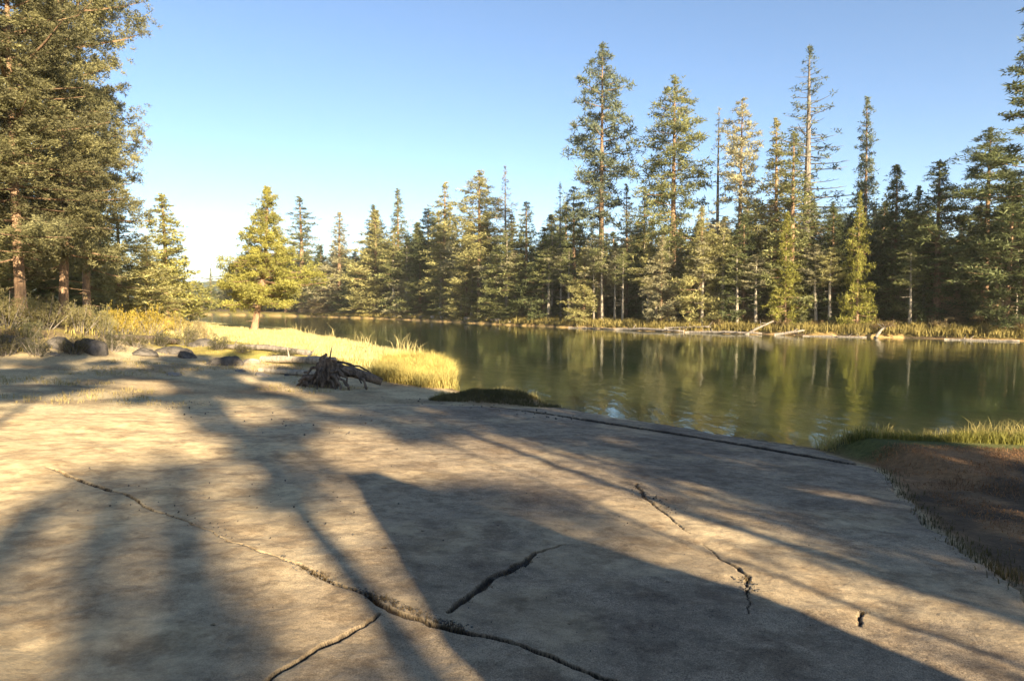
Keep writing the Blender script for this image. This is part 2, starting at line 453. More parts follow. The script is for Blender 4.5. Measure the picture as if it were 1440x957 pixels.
# ------------------------------------------------------------------ river
xs = 2500.0
me = np_mesh('water', [(-xs, -xs, 0), (xs, -xs, 0), (xs, xs, 0), (-xs, xs, 0)], [(0, 1, 2, 3)])
water = link_mesh('river_water', me, M_WATER); tag(water, kind='structure')

# ------------------------------------------------------------------ tube and foliage builders
class Geo:
    def __init__(s): s.v = []; s.f = []; s.n = 0
    def tube(s, pts, rads, sides=7, cap=True):
        pts = [Vector(p) for p in pts]; rings = []
        up = Vector((0.13, 0.31, 0.94)).normalized()
        for k, p in enumerate(pts):
            t = (pts[min(k + 1, len(pts) - 1)] - pts[max(k - 1, 0)]).normalized()
            a = t.cross(up)
            if a.length < 0.05: a = t.cross(Vector((1, 0, 0)))
            a.normalize(); bb = t.cross(a)
            ids = []
            for q in range(sides):
                th = 2 * math.pi * q / sides
                s.v.append(tuple(p + (a * math.cos(th) + bb * math.sin(th)) * rads[k])); ids.append(s.n); s.n += 1
            rings.append(ids)
        for k in range(len(rings) - 1):
            for q in range(sides):
                q2 = (q + 1) % sides
                s.f.append((rings[k][q], rings[k][q2], rings[k + 1][q2], rings[k + 1][q]))
        if cap:
            for ids, p in ((rings[0], pts[0]), (rings[-1], pts[-1])):
                s.v.append(tuple(p)); c = s.n; s.n += 1
                for q in range(sides): s.f.append((ids[q], ids[(q + 1) % sides], c))
    def box(s, c, d, M=None):
        c = Vector(c); ids = []
        for dz in (-1, 1):
            for dx, dy in ((-1, -1), (1, -1), (1, 1), (-1, 1)):
                p = Vector((dx * d[0] / 2, dy * d[1] / 2, dz * d[2] / 2))
                if M: p = M @ p
                s.v.append(tuple(c + p)); ids.append(s.n); s.n += 1
        for f in ((0, 3, 2, 1), (4, 5, 6, 7), (0, 1, 5, 4), (1, 2, 6, 5), (2, 3, 7, 6), (3, 0, 4, 7)):
            s.f.append(tuple(ids[k] for k in f))
    def mesh(s, name):
        me = bpy.data.meshes.new(name); me.from_pydata(s.v, [], s.f); me.update(); return me

def unit(n, up=0.0):
    v = rng.normal(size=(n, 3)); v[:, 2] += up
    return v / np.linalg.norm(v, axis=1)[:, None]

def needle_mesh(name, cen, rad_, k, ln, wd, up=0.4):
    """k slender triangular sprays round every tuft centre"""
    n = len(cen); cen = np.repeat(cen, k, 0); r = np.repeat(rad_, k)[:, None]
    d = unit(n * k, up); s = unit(n * k); s = np.cross(d, s); s /= np.linalg.norm(s, axis=1)[:, None] + 1e-9
    f = (r / r.max()) ** 1.0
    L = ln * f * rng.uniform(0.6, 1.25, (n * k, 1)); W = wd * (0.4 + 0.6 * f) * rng.uniform(0.6, 1.3, (n * k, 1))
    p = cen + d * r * rng.uniform(0.0, 0.8, (n * k, 1)) + rng.normal(size=(n * k, 3)) * r * 0.25
    a = p - s * W * 0.5; b_ = p + s * W * 0.5; c = p + d * L
    V = np.stack([a, b_, c], 1).reshape(-1, 3)
    F = np.arange(len(V)).reshape(-1, 3)
    return np_mesh(name, V, F)

def conifer(h, base, width, prof, seed, nl=60, clumps=4, tufts=9, crad=0.5, tr=0.22, k=9, ln=0.4, wd=0.1,
            droop=0.0, rise=0.2, trunk_r=None, lean=0.0, sparse=0.0, dead_below=0.25, bend=0.15, inner=0.25, gaps=0.0, flat=0.6):
    r_ = random.Random(seed)
    g = Geo(); trunk_r = trunk_r or h * 0.014
    bx, by = r_.uniform(-1, 1) * bend, r_.uniform(-1, 1) * bend
    def axis(t): return Vector((bx * math.sin(t * 3.0) + lean * t * (1 - 0.45 * t) * h, by * math.sin(t * 2.2), t * h))
    nseg = 14
    pts = [axis(q / nseg) for q in range(nseg + 1)]
    pts[0].z = -0.3
    g.tube(pts, [trunk_r * (1.25 if q == 0 else 1) * (1 - (q / nseg)) ** 0.85 + 0.012 for q in range(nseg + 1)], 9)
    cen = []; siz = []; ph = r_.uniform(0, 6.28)
    for q in range(nl):
        u = (q + r_.uniform(0, 0.9)) / nl
        t = base + (1 - base) * u ** 0.92
        if t > 0.985: t = 0.985
        ph += 2.4 + r_.uniform(-0.7, 0.7)
        if r_.random() < gaps: continue
        lobe = 0.80 + 0.35 * math.sin(2 * ph + seed) * math.sin(u * 9 + seed * 1.3)
        L = width * prof(u) * r_.uniform(0.62, 1.12) * lobe
        L = max(L, 0.10)
        o = axis(t); e = rise * (u * 1.4 - 0.3) + r_.uniform(-0.15, 0.15) - droop * (1 - u)
        dirv = Vector((math.cos(ph), math.sin(ph), e))
        P = [o + dirv * L * s + Vector((0, 0, -droop * 0.35 * L * s * s + 0.14 * L * s ** 3)) for s in (0, 0.35, 0.7, 1.0)]
        rr = 0.022 * L ** 0.8 + 0.012
        g.tube(P, [rr, rr * 0.75, rr * 0.5, rr * 0.2], 4, False)
        if r_.random() < sparse: 
            for s in (0.4, 0.6, 0.8):       # bare twigs
                a = P[0].lerp(P[3], s); g.tube([a, a + Vector((r_.uniform(-.5, .5), r_.uniform(-.5, .5), r_.uniform(-.1, .35))) * L * 0.35], [rr * .4, .006], 3, False)
            continue
        nc = max(1, int(round(clumps * (0.45 + 0.55 * L / width) + r_.uniform(-0.4, 0.4))))
        for cidx in range(nc):
            s = inner + (1 - inner) * (cidx + r_.uniform(0.3, 1.0)) / nc
            c = P[0].lerp(P[3], s) + Vector((0, 0, -droop * 0.35 * L * s * s + 0.1 * L * s ** 3))
            side = Vector((-dirv.y, dirv.x, 0)) * r_.uniform(-1, 1) * 0.30 * L * (1.1 - s * 0.4)
            c = c + side + Vector((0, 0, r_.uniform(-0.14, 0.14) * (1 + 2.2 * flat * crad)))
            cr = crad * (0.18 + 0.95 * min(1, L / width) ** 0.8) * r_.uniform(0.65, 1.35)
            for _ in range(max(3, int(tufts * (0.35 + 0.7 * min(1, L / width))))):
                v = Vector((r_.gauss(0, 1), r_.gauss(0, 1), r_.gauss(0, flat))) * cr * 0.55
                cen.append(c + v); siz.append(0.42 + 0.58 * min(1, L / (0.5 * width)))
    for q in range(int(tufts * 1.5)):
        f_ = q / (tufts * 1.5)
        cen.append(axis(1 - 0.05 * f_) + Vector((r_.gauss(0, .1), r_.gauss(0, .1), 0)) * f_); siz.append(0.3)
    # dead stubs on the bare trunk
    for q in range(int(14 * base / 0.3)):
        t = r_.uniform(base * dead_below, base); a = r_.uniform(0, 6.28); L = r_.uniform(0.3, 1.1)
        o = axis(t); g.tube([o, o + Vector((math.cos(a), math.sin(a), r_.uniform(-0.4, 0.1))) * L], [0.025, 0.008], 3, False)
    tm = g.mesh('trunk'); cen = np.array([tuple(c) for c in cen])
    cm = needle_mesh('crown', cen, np.array(siz) * tr, k, ln, wd)
    rr_ = np.hypot(cen[:, 0], cen[:, 1])
    return dict(trunk=tm, crown=cm, h=h, hw=float(np.percentile(rr_, 84)) + 0.1)

def tree_obj(name, proto, loc, h, wscale, rz, label, group, tint, bark=None, cat='tree', tilt=0.0):
    bark = bark or M_BARK
    e = empty(name, (loc.x, loc.y, loc.z - 0.05), rz)
    s = h / proto['h']; e.scale = (s * wscale, s * wscale, s)
    if tilt: e.rotation_euler = (tilt * 0.5, tilt, rz)
    tag(e, label, cat, group)
    for part in ('trunk', 'crown'):
        me = proto[part]
        if not me.materials: me.materials.append(bark if part == 'trunk' else M_NEED)
        o = bpy.data.objects.new(part, me); C.objects.link(o); o.parent = e
        if part == 'crown': o.color = (*tint, 1)
        elif bark is not M_BARK:
            pass
    return e

cone = lambda u: (1 - u) ** 1.05 * (0.6 + 0.4 * min(1, u * 6)) + 0.03
spire = lambda u: (1 - u) ** 1.1 * (0.6 + 0.4 * min(1, u * 5)) + 0.04
pond = lambda u: (math.sin(math.pi * (0.20 + 0.79 * u)) ** 0.85) * (1.0 - 0.25 * u)
column = lambda u: (1 - u ** 3.0) * (0.7 + 0.3 * min(1, u * 4))

P_POND = [conifer(26, 0.36, 3.4, pond, 11, 74, 4, 12, 0.62, 0.25, 9, 0.40, 0.10, droop=0.25, rise=0.5, trunk_r=0.27, gaps=0.08),
          conifer(26, 0.28, 4.0, pond, 12, 84, 4, 12, 0.66, 0.25, 9, 0.40, 0.10, droop=0.25, rise=0.5, trunk_r=0.30, gaps=0.05),
          conifer(26, 0.45, 3.2, pond, 13, 50, 4, 10, 0.55, 0.25, 9, 0.38, 0.10, droop=0.2, rise=0.5, trunk_r=0.26, gaps=0.12)]
P_CONE = [conifer(15, 0.05, 3.6, cone, 21 + q, 115, 4, 9, 0.50, 0.24, 9, 0.34, 0.10, droop=0.15, rise=0.45, trunk_r=0.17, gaps=0.05) for q in range(4)]
P_SPIRE = [conifer(20, 0.10, 3.0, spire, 31 + q, 125, 3, 9, 0.46, 0.24, 9, 0.34, 0.10, droop=0.3, rise=0.4, trunk_r=0.2, gaps=0.08) for q in range(4)]
P_THIN = [conifer(22, 0.22, 2.6, spire, 41 + q, 70, 2, 6, 0.36, 0.2, 7, 0.32, 0.08, droop=0.15, rise=0.5, trunk_r=0.2, gaps=0.1, sparse=0.35) for q in range(2)]
P_DEAD = [conifer(24, 0.25, 4.2, cone, 51 + q, 120, 3, 5, 0.38, 0.22, 7, 0.30, 0.08, droop=0.12, rise=0.3, trunk_r=0.3, sparse=0.22) for q in range(2)]
P_BIG = [conifer(22, 0.12, 4.2, pond, 61 + q, 105, 6, 20, 0.50, 0.15, 24, 0.13, 0.045, droop=0.1, rise=0.85, trunk_r=0.17, gaps=0.16, bend=0.35, flat=0.95) for q in range(3)]
P_LEAN = conifer(11, 0.18, 3.6, cone, 77, 160, 5, 14, 0.42, 0.16, 16, 0.16, 0.05, droop=0.15, rise=0.5, trunk_r=0.19, lean=0.16, gaps=0.03)
P_SH = [conifer(16, 0.18, 2.6, pond, 91 + q, 36, 3, 22, 0.50, 0.22, 20, 0.22, 0.08, droop=0.1, rise=0.35, trunk_r=0.20, gaps=0.25, bend=0.4, flat=0.35) for q in range(3)]
P_AIRY = [conifer(16, 0.40, 2.8, pond, 95 + q, 28, 3, 20, 0.45, 0.22, 18, 0.22, 0.08, droop=0.1, rise=0.4, trunk_r=0.17, gaps=0.30, bend=0.4, flat=0.4, inner=0.45) for q in range(3)]
P_HIGH = [conifer(16, 0.70, 2.6, column, 97 + q, 30, 4, 20, 0.45, 0.22, 18, 0.22, 0.08, droop=0.1, rise=0.4, trunk_r=0.15, gaps=0.15, bend=0.3, flat=0.4) for q in range(2)]
P_SHELF = conifer(27, 0.10, 3.6, cone, 83, 70, 4, 12, 0.55, 0.22, 10, 0.34, 0.09, droop=0.1, rise=0.15, trunk_r=0.3, flat=0.22)
KIND = dict(pond=P_POND, cone=P_CONE, spire=P_SPIRE, thin=P_THIN, dead=P_DEAD, big=P_BIG, shelf=[P_SHELF], open=P_SH, airy=P_AIRY, high=P_HIGH)
for p in P_DEAD: p['trunk'].materials.append(M_GBARK)
for p in P_THIN: p['trunk'].materials.append(M_GBARK)

OLIVE = (0.20, 0.205, 0.085); GOLD = (0.33, 0.305, 0.13); DEEP = (0.115, 0.130, 0.055); BLUEG = (0.145, 0.165, 0.105)
PALE = (0.36, 0.33, 0.20); RUST = (0.28, 0.22, 0.13); YEL = (0.24, 0.23, 0.05)

SHX = [200, 300, 440, 560, 714, 840, 960, 1100, 1235, 1440, 1700]
SHD = [230, 190, 141, 114, 83, 70, 62, 56, 52, 46.5, 38]
def shd(px): return float(np.interp(px, SHX, SHD))

# px, top y, distance behind the far waterline, kind, width px, tint, label
FARTREES = [
 (845, 60, 5, 'pond', 62, BLUEG, 0, 'tall grey green pine with long bare trunk, highest left of the two tall riverside pines'),
 (946, 108, 6, 'pond', 78, OLIVE, 1, 'full olive green pine with broad clumped crown right of the tallest bare trunked pine'),
 (1008, 150, 7, 'thin', 44, PALE, 0, 'thin wispy grey pine just left of the bare poled pine'),
 (1040, 138, 6, 'pond', 52, PALE, 2, 'pale pine with long naked pole and small crown, left of the dead spire'),
 (1130, 62, 8, 'dead', 88, BLUEG, 0, 'tall half dead spire with bare side branches rising above its neighbours'),
 (1085, 165, 6, 'spire', 58, GOLD, 1, 'golden green pine leaning against the left side of the dead spire'),
 (1112, 185, 4, 'spire', 60, OLIVE, 2, 'olive pine in front of the dead spire with dense lower crown'),
 (1212, 135, 8, 'spire', 46, BLUEG, 0, 'tall narrow grey green pine standing alone above the dark trees on the right'),
 (1206, 268, 2.5, 'cone', 34, YEL, 0, 'bright yellow young pine at the foot of the narrow grey green pine'),
 (1105, 298, 2.5, 'cone', 34, YEL, 1, 'bright yellow green young pine below the dead spire'),
 (1258, 230, 6, 'cone', 72, DEEP, 2, 'dark blunt topped pine between the narrow grey pine and the dense dark cone'),
 (1318, 224, 4, 'cone', 96, DEEP, 3, 'dense dark cone shaped fir, widest one near the right edge'),
 (1288, 262, 5, 'cone', 50, OLIVE, 1, 'small olive pine tucked beside the dense dark cone'),
 (1384, 178, 6, 'pond', 74, DEEP, 0, 'ragged dark pine with white stem left of the towering right edge pine'),
 (1450, -70, 2, 'shelf', 120, DEEP, 0, 'towering dark pine with shelf like branches cut by the right edge of the view'),
 (1170, 290, 5, 'cone', 60, DEEP, 0, 'short dark pine between the dead spire and the narrow grey green pine'),
 (1415, 250, 2, 'cone', 80, DEEP, 2, 'bushy dark pine at the foot of the right edge pine'),
 (905, 262, 5, 'spire', 40, DEEP, 3, 'small dark spire just left of the full olive pine'),
 (880, 258, 7, 'spire', 36, PALE, 1, 'light green spire between the two tall riverside pines'),
 (806, 262, 5, 'pond', 42, DEEP, 2, 'dark ragged pine left of the tall bare trunked pine'),
 (787, 256, 9, 'thin', 32, PALE, 1, 'thin grey pine with sparse top left of the dark ragged pine'),
 (740, 283, 5, 'spire', 46, OLIVE, 2, 'olive spire right of the wispy dead pole'),
 (711, 232, 7, 'dead', 34, RUST, 1, 'wispy reddish dead pole rising from the middle of the wood'),
 (675, 240, 5, 'pond', 64, GOLD, 1, 'broad golden green pine left of the wispy dead pole'),
 (626, 256, 5, 'spire', 52, GOLD, 1, 'golden pointed pine in the middle left of the wood'),
 (603, 292, 8, 'pond', 40, DEEP, 0, 'small dark ragged pine peeping out left of the golden pointed pine'),
 (561, 265, 6, 'spire', 44, OLIVE, 3, 'sharp olive spire, tallest in the left half of the wood'),
 (526, 294, 5, 'cone', 62, GOLD, 2, 'rounded golden pine left of the sharp olive spire'),
 (478, 298, 6, 'spire', 50, PALE, 0, 'pale green pointed pine beyond the river, second from the leaning tree'),
 (452, 345, 8, 'cone', 38, DEEP, 3, 'small dim pine beyond the river between two pale pointed pines'),
 (424, 276, 7, 'spire', 58, OLIVE, 1, 'hazy olive pine directly behind the leaning riverbank pine'),
 (985, 290, 3, 'cone', 56, GOLD, 0, 'low golden pine in front of the thin wispy grey pine'),
 (930, 330, 2.5, 'cone', 44, PALE, 3, 'short pale pine at the foot of the full olive pine'),
 (1045, 300, 3.5, 'cone', 56, DEEP, 2, 'dark low pine hiding the base of the bare poled pine'),
 (820, 345, 2.5, 'cone', 44, GOLD, 1, 'low golden pine left of the base of the tallest bare trunk'),
 (765, 330, 4, 'cone', 50, DEEP, 0, 'dark low pine between the olive spire and the thin grey pine'),
 (655, 345, 3, 'cone', 46, GOLD, 3, 'short yellow green pine in front of the golden pointed pine'),
 (700, 345, 3, 'cone', 42, OLIVE, 2, 'short olive pine in front of the wispy dead pole'),
 (590, 350, 4, 'cone', 44, OLIVE, 1, 'short olive pine right of the sharp olive spire'),
 (500, 350, 5, 'cone', 40, DEEP, 0, 'short dark pine left of the rounded golden pine'),
]
LANDMARKS = [(375, 'leaning riverbank pine'), (424, 'hazy olive pine'), (478, 'pale green pointed pine'), (526, 'rounded golden pine'), (561, 'sharp olive spire'),
    (626, 'golden pointed pine'), (675, 'broad golden green pine'), (711, 'wispy reddish dead pole'), (740, 'middle olive spire'), (787, 'thin grey pine'),
    (845, 'tallest bare trunked pine'), (946, 'full olive green pine'), (1008, 'wispy grey pine'), (1040, 'bare poled pine'), (1130, 'half dead spire'),
    (1212, 'narrow grey green pine'), (1258, 'blunt topped dark pine'), (1318, 'dense dark cone shaped fir'), (1384, 'ragged dark pine'), (1450, 'towering right edge pine')]
def near(px):
    lx, nm = min(LANDMARKS, key=lambda l: abs(l[0] - px))
    d = px - lx
    return ('directly below the ' if abs(d) < 7 else 'just left of the ' if d < 0 else 'just right of the ') + nm
def place(px, top, D, kind, wpx, tint, var, label, group=None, name=None, cat='tree'):
    proto = KIND[kind][var % len(KIND[kind])]
    g = at(px, D); h = zat(top, D) - g.z
    s = h / proto['h']
    halfw = proto['hw'] * s
    ws = (wpx / 960 * D / 2 * 1.12) / halfw
    nm = name or {'pond': 'pine_tree', 'cone': 'young_pine', 'spire': 'pine_tree', 'thin': 'pine_tree', 'dead': 'dead_pine', 'big': 'pine_tree', 'shelf': 'pine_tree'}[kind]
    return tree_obj(nm, proto, g, h, ws, rnd.uniform(0, 6.28), label, group, tint, cat=cat)

for px, top, dd, kind, wpx, tint, var, label in FARTREES:
    place(px, top, shd(px) + dd, kind, wpx, tint, var, label)

# the wood that fills up behind them
tints = [OLIVE, DEEP, DEEP, GOLD, PALE, OLIVE, RUST]
for q in range(230):
    px = -60 + 1640 * ((q * 0.618034) % 1.0) + rnd.uniform(-8, 8)
    if px < 330: px = rnd.uniform(330, 1500)
    dd = rnd.uniform(8, 18) if q % 3 else rnd.uniform(18, 48)
    top = rnd.uniform(300, 372) - (22 if px > 1000 else 0)
    if px < 520: top = rnd.uniform(338, 385)
    elif px < 800: top -= rnd.uniform(0, 22)
    D = shd(px) + dd
    t = tints[rnd.randrange(len(tints))]
    if px > 1150: t = DEEP
    elif px < 840: t = rnd.choice([OLIVE, GOLD, PALE, GOLD, OLIVE, DEEP])
    kind = rnd.choice(['cone', 'spire', 'cone', 'spire', 'pond'])
    place(px, top, D, kind, rnd.uniform(34, 60), t, rnd.randrange(4), ('front pine of the far wood, ' if dd < 16 else 'pine deep in the far wood, ') + near(px).replace('directly below', 'directly behind'), 'pines filling the wood on the far bank')
# understory saplings
for q in range(60):
    px = 440 + 1040 * ((q * 0.7548) % 1.0)
    D = shd(px) + rnd.uniform(3.5, 12)
    top = rnd.uniform(385, 415)
    place(px, top, D, 'cone', rnd.uniform(22, 42), rnd.choice([DEEP, OLIVE, DEEP, RUST]), rnd.randrange(4), 'low sapling among the far trunks, ' + near(px), 'saplings under the far wood')
# pale stems at the front of the wood
P_STEM = [conifer(16, 0.52, 1.9, pond, 131 + q, 34, 3, 8, 0.42, 0.22, 8, 0.32, 0.09, droop=0.1, rise=0.5, trunk_r=0.15, bend=0.35) for q in range(3)]
KIND['stem'] = P_STEM
for p in P_STEM: p['trunk'].materials.append(M_PALE)
for q in range(34):
    px = 545 + 900 * ((q * 0.618034 + 0.13) % 1.0)
    if q % 3: px = 545 + 520 * ((q * 0.618034 + 0.4) % 1.0)
    place(px, rnd.uniform(318, 360), shd(px) + rnd.uniform(2.0, 5.0), 'stem', rnd.uniform(26, 40), rnd.choice([PALE, GOLD, OLIVE]), q, 'thin pine with pale bare stem, ' + near(px), 'pale stemmed pines at the front of the far wood', 'pine_tree')
# far bend, seen past the leaning tree
for q, (px, top) in enumerate(((298, 376), (312, 392), (328, 385), (345, 380), (362, 388), (385, 375), (402, 365), (283, 398), (270, 402))):
    place(px, top, shd(px) + rnd.uniform(4, 14), 'spire' if q % 2 == 0 else 'cone', 26 if q else 12, OLIVE, q, 'small distant pine at the river bend, ' + {270: 'leftmost of all', 283: 'second from the left', 298: 'thin spire third from the left', 312: 'fourth from the left', 328: 'fifth from the left', 345: 'just behind the left side of the leaning pine', 362: 'behind the stem of the leaning pine', 385: 'behind the right half of the leaning pine', 402: 'behind the right edge of the leaning pine'}[px], 'distant pines at the river bend')
# trees beyond the right edge, on the outer bend (they shade the right end of the wood)
for q in range(0, 20, 2):
    y = 33 - 3.4 * q + rnd.uniform(-1, 1); x = float(np.interp(y, [-90, -35, 0, 22, 36, 46], [160, 100, 66, 54, 45, 36])) + rnd.uniform(3, 9)
    g = Vector((x, y, H(x, y)))
    tree_obj('pine_tree', KIND['cone'][q % 4], g, rnd.uniform(15, 19), 1.1, rnd.uniform(0, 6), 'dark pine on the outer bend beyond the right edge of the view', 'pines on the outer river bend', DEEP)

# ------------------------------------------------------------------ left bank trees
BROL = (0.23, 0.215, 0.105); BRDK = (0.14, 0.13, 0.065)
LEFT = [
 (122, -150, 31, 'big', 125, BROL, 0, 'tall pine with pale orange stem, nearest the open sky in the left grove'),
 (88, -190, 27, 'big', 150, BROL, 1, 'huge dense pine behind the pale orange stem in the left grove'),
 (30, -170, 24, 'big', 180, BRDK, 2, 'huge dark pine near the left edge of the view'),
 (-70, -150, 22, 'big', 220, BROL, 0, 'broad pine cut by the left edge of the view'),
 (60, -20, 38, 'big', 150, BROL, 2, 'middle sized pine standing further back in the left grove'),
 (166, 284, 46, 'cone', 90, GOLD, 0, 'bushy olive pine right of the pale orange stem'),
 (232, 274, 58, 'cone', 84, (0.33, 0.31, 0.10), 1, 'rounded golden green pine at the open end of the left grove'),
 (205, 330, 50, 'cone', 60, GOLD, 2, 'low golden pine in front of the rounded golden green pine'),
 (246, 370, 62, 'cone', 46, GOLD, 3, 'short yellow pine at the very end of the left grove'),
 (130, 330, 40, 'cone', 66, GOLD, 1, 'small lit pine behind the pale orange stem'),
 (20, 310, 36, 'cone', 80, GOLD, 3, 'small lit pine at the far left under the dark crowns'),
 (75, 345, 38, 'cone', 50, OLIVE, 2, 'low olive pine between the two left trunks'),
]
for px, top, D, kind, wpx, tint, var, label in LEFT:
    place(px, top, D, kind, wpx, tint, var, label)
for q in range(16):
    px = rnd.uniform(-150, 185); D = rnd.uniform(44, 75)
    place(px, rnd.uniform(120, 300), D, rnd.choice(['pond', 'spire', 'cone']), rnd.uniform(50, 90), rnd.choice([OLIVE, GOLD, DEEP]), q, ('background pine of the left grove, ' + ('left of the three big stems' if px < 20 else 'showing between the big stems' if px < 110 else 'right of the pale orange stem')), 'background pines of the left grove')

g = gp(356, 466)
t = tree_obj('pine_tree', P_LEAN, g, zat(262, g.y) - g.z, 1.32, 0.0, 'bushy yellow green pine leaning on the grassy point beside the river', None, (0.32, 0.300, 0.080))
t.children[0].name = 'trunk'

# ------------------------------------------------------------------ trees behind the camera (their shadows fall over the ramp)
def uv(v, u, tip):
    """tree foot from its coordinate across (v) and along (u) the sunlight, height from where its shadow ends"""
    sx, sy = SUN_DIR
    x, y = -sy * v - sx * u, sx * v - sy * u
    return (x, y, (tip - u) * math.tan(R(SUN_EL)) - H(x, y) + H(-sy * v - sx * tip, sx * v - sy * tip))
BEHIND = [(*uv(-2.6, -34, 7.5), 'cone', 1), (*uv(-1.0, -30, 7.6), 'cone', 2), (*uv(0.1, -36, 7.6), 'cone', 3), (*uv(0.9, -26, 3.6), 'cone', 0), (*uv(-0.4, -25, 7.2), 'cone', 1), (*uv(0.3, -40, 5.8), 'cone', 2), (*uv(0.2, -22, 6.6), 'cone', 0), (*uv(-1.6, -24, 7.6), 'cone', 3),
          (*uv(-2.0, -12, 27), 'high', 0), (*uv(1.0, -14, 28), 'high', 1), (*uv(4.8, -12, 25), 'high', 0), (*uv(6.6, -13, 20), 'high', 1),
          (*uv(-3.2, -42, 33), 'airy', 1), (*uv(1.6, -34, 24), 'airy', 2), 
          (*uv(-11, -28, 34), 'open', 1), (*uv(-15, -24, 34), 'open', 2), (*uv(-8.5, -44, 36), 'open', 0),
          (*uv(5.4, -24, 24), 'high', 1), (*uv(6.4, -14, 15), 'open', 2), (*uv(8.0, -20, 17), 'open', 0), (*uv(9.5, -10, 13), 'open', 1),
          (*uv(9.3, -19, 12.5), 'open', 2), (*uv(7.6, -16, 17), 'high', 0), (*uv(6.5, -7, 11), 'thin', 0), (*uv(8.1, -6, 9), 'dead', 1), (*uv(9.3, -7.5, 9), 'thin', 1), (*uv(4.7, -8, 13), 'thin', 1), (*uv(5.5, -13, 16), 'dead', 0), (*uv(7.2, -18, 17), 'open', 1), (*uv(3.95, -10, 12), 'thin', 0), (*uv(10.0, -11, 11), 'dead', 1), (*uv(8.6, -16, 13), 'open', 2), (*uv(6.1, -26, 14), 'open', 0), (*uv(8.7, -12, 14.5), 'high', 1), (*uv(9.9, -15, 16), 'high', 0),  (*uv(7.3, -9, 8.5), 'open', 0), (*uv(5.2, -11, 12), 'thin', 0), 
          (*uv(8.8, -8, 5), 'airy', 2), (*uv(8.9, -26, 12), 'airy', 0), (*uv(6.0, -20, 18), 'dead', 0)]
# unseen pines added left of and behind the viewer to keep skylight off the ramp
for q, (v_, u_, h_) in enumerate(((-5.5, -3, 21), (-7, 4, 22), (-4.5, -11, 19), (-9, -9, 22), (-12, 0, 22), (-11, 9, 21), (-15, -6, 22), (-8, -17, 20), (-13, -16, 22), (-5.8, -24, 18))):
    BEHIND.append((0.883 * v_ - 0.47 * u_, 0.47 * v_ + 0.883 * u_, min(h_, (28 - u_) * 0.374), 'big', q % 3))
for x, y, h, kind, var in BEHIND:
    tree_obj('pine_tree', KIND[kind][var], Vector((x, y, H(x, y))), h, 1.0, rnd.uniform(0, 6.28),
             'tall pine standing inland behind the boat ramp, out of view', 'pines inland behind the boat ramp', OLIVE)

# ------------------------------------------------------------------ guessed hut, unseen, shaped to cast the wedge shadow over the ramp
def hut():
    # gable wall square to the sunlight; u runs with the light, v to the right of it
    u = Vector((-SUN_DIR[0], -SUN_DIR[1], 0)); v = Vector((u.y, -u.x, 0))
    O = -u * 5.2 + v * 2.55
    tanel = math.tan(R(SUN_EL)); gz = H(O.x, O.y)
    def sil(px, py):
        q = gp(px, py); uu = q.x * u.x + q.y * u.y; vv = q.x * v.x + q.y * v.y
        return (vv - 2.55, q.z + (uu + 5.2) * tanel - gz)
    pk0, pk1 = sil(500, 676), sil(545, 675)
    le, re = sil(650, 930), sil(1060, 842)
    print('HUT', [tuple(round(c_, 2) for c_ in p) for p in (pk0, pk1, le, re, sil(560, 800), sil(1420, 950))])
    e = empty('shadow_hut', (O.x, O.y, gz), math.atan2(v.y, v.x))
    tag(e, 'small brown board hut with steep green gable roof, unseen, added for its shadow', 'hut')
    top = pk0[1]; xr = (pk0[0] + pk1[0]) / 2; half = abs(pk1[0] - pk0[0]) / 2
    wl, wr = le[0] + 0.10, re[0] + 0.02
    def roofz(x): 
        if x < xr - half: return top + (le[1] - top) * (xr - half - x) / (xr - half - le[0])
        if x > xr + half: return top + (re[1] - top) * (x - xr - half) / (re[0] - xr - half)
        return top
    g = Geo(); n = 14
    for ya in (0.05, -2.15):
        for q in range(n):
            xa = wl + (wr - wl) * q / n; xb = wl + (wr - wl) * (q + 1) / n - 0.001
            hh = min(roofz(xa), roofz(xb)) - 0.05
            g.box(((xa + xb) / 2, ya, (hh - 0.4) / 2), (xb - xa, 0.04, hh + 0.4))
    for xa in (wl + 0.02, wr - 0.02):
        hh = roofz(xa) - 0.1
        for q in range(9): g.box((xa, -2.03 + 0.24 * q + 0.01, (hh - 0.4) / 2), (0.04, 0.239, hh + 0.4))
    link_mesh('wall', g.mesh('wall'), M_STAIN, e)
    for a, b_ in ((Vector((le[0], 0, le[1])), Vector((xr - half + .01, 0, top))), (Vector((re[0] + .05, 0, re[1] - .03)), Vector((xr + half - .01, 0, top)))):
        g = Geo(); d = b_ - a; L = d.length; c = (a + b_) / 2
        M_ = Matrix.Rotation(-math.atan2(d.z, d.x), 3, 'Y')
        g.box((c.x, -1.05, c.z - 0.02), (L, 2.6, 0.05), M_); link_mesh('roof_slope', g.mesh('roof'), M_ROOF, e)
    g = Geo(); g.box((xr, -1.05, top), (2 * half + 0.02, 2.62, 0.08)); link_mesh('ridge_cap', g.mesh('ridge'), M_ROOF, e)
    g = Geo(); g.box((0.05, 0.09, 0.90), (0.80, 0.035, 1.80)); d = link_mesh('door', g.mesh('door'), M_GBARK, e)
    g = Geo(); g.tube([(0.33, 0.11, 0.95), (0.33, 0.17, 0.95), (0.33, 0.17, 1.12), (0.33, 0.11, 1.12)], [0.012] * 4, 6); link_mesh('handle', g.mesh('handle'), M_ROCK, d)
hut()

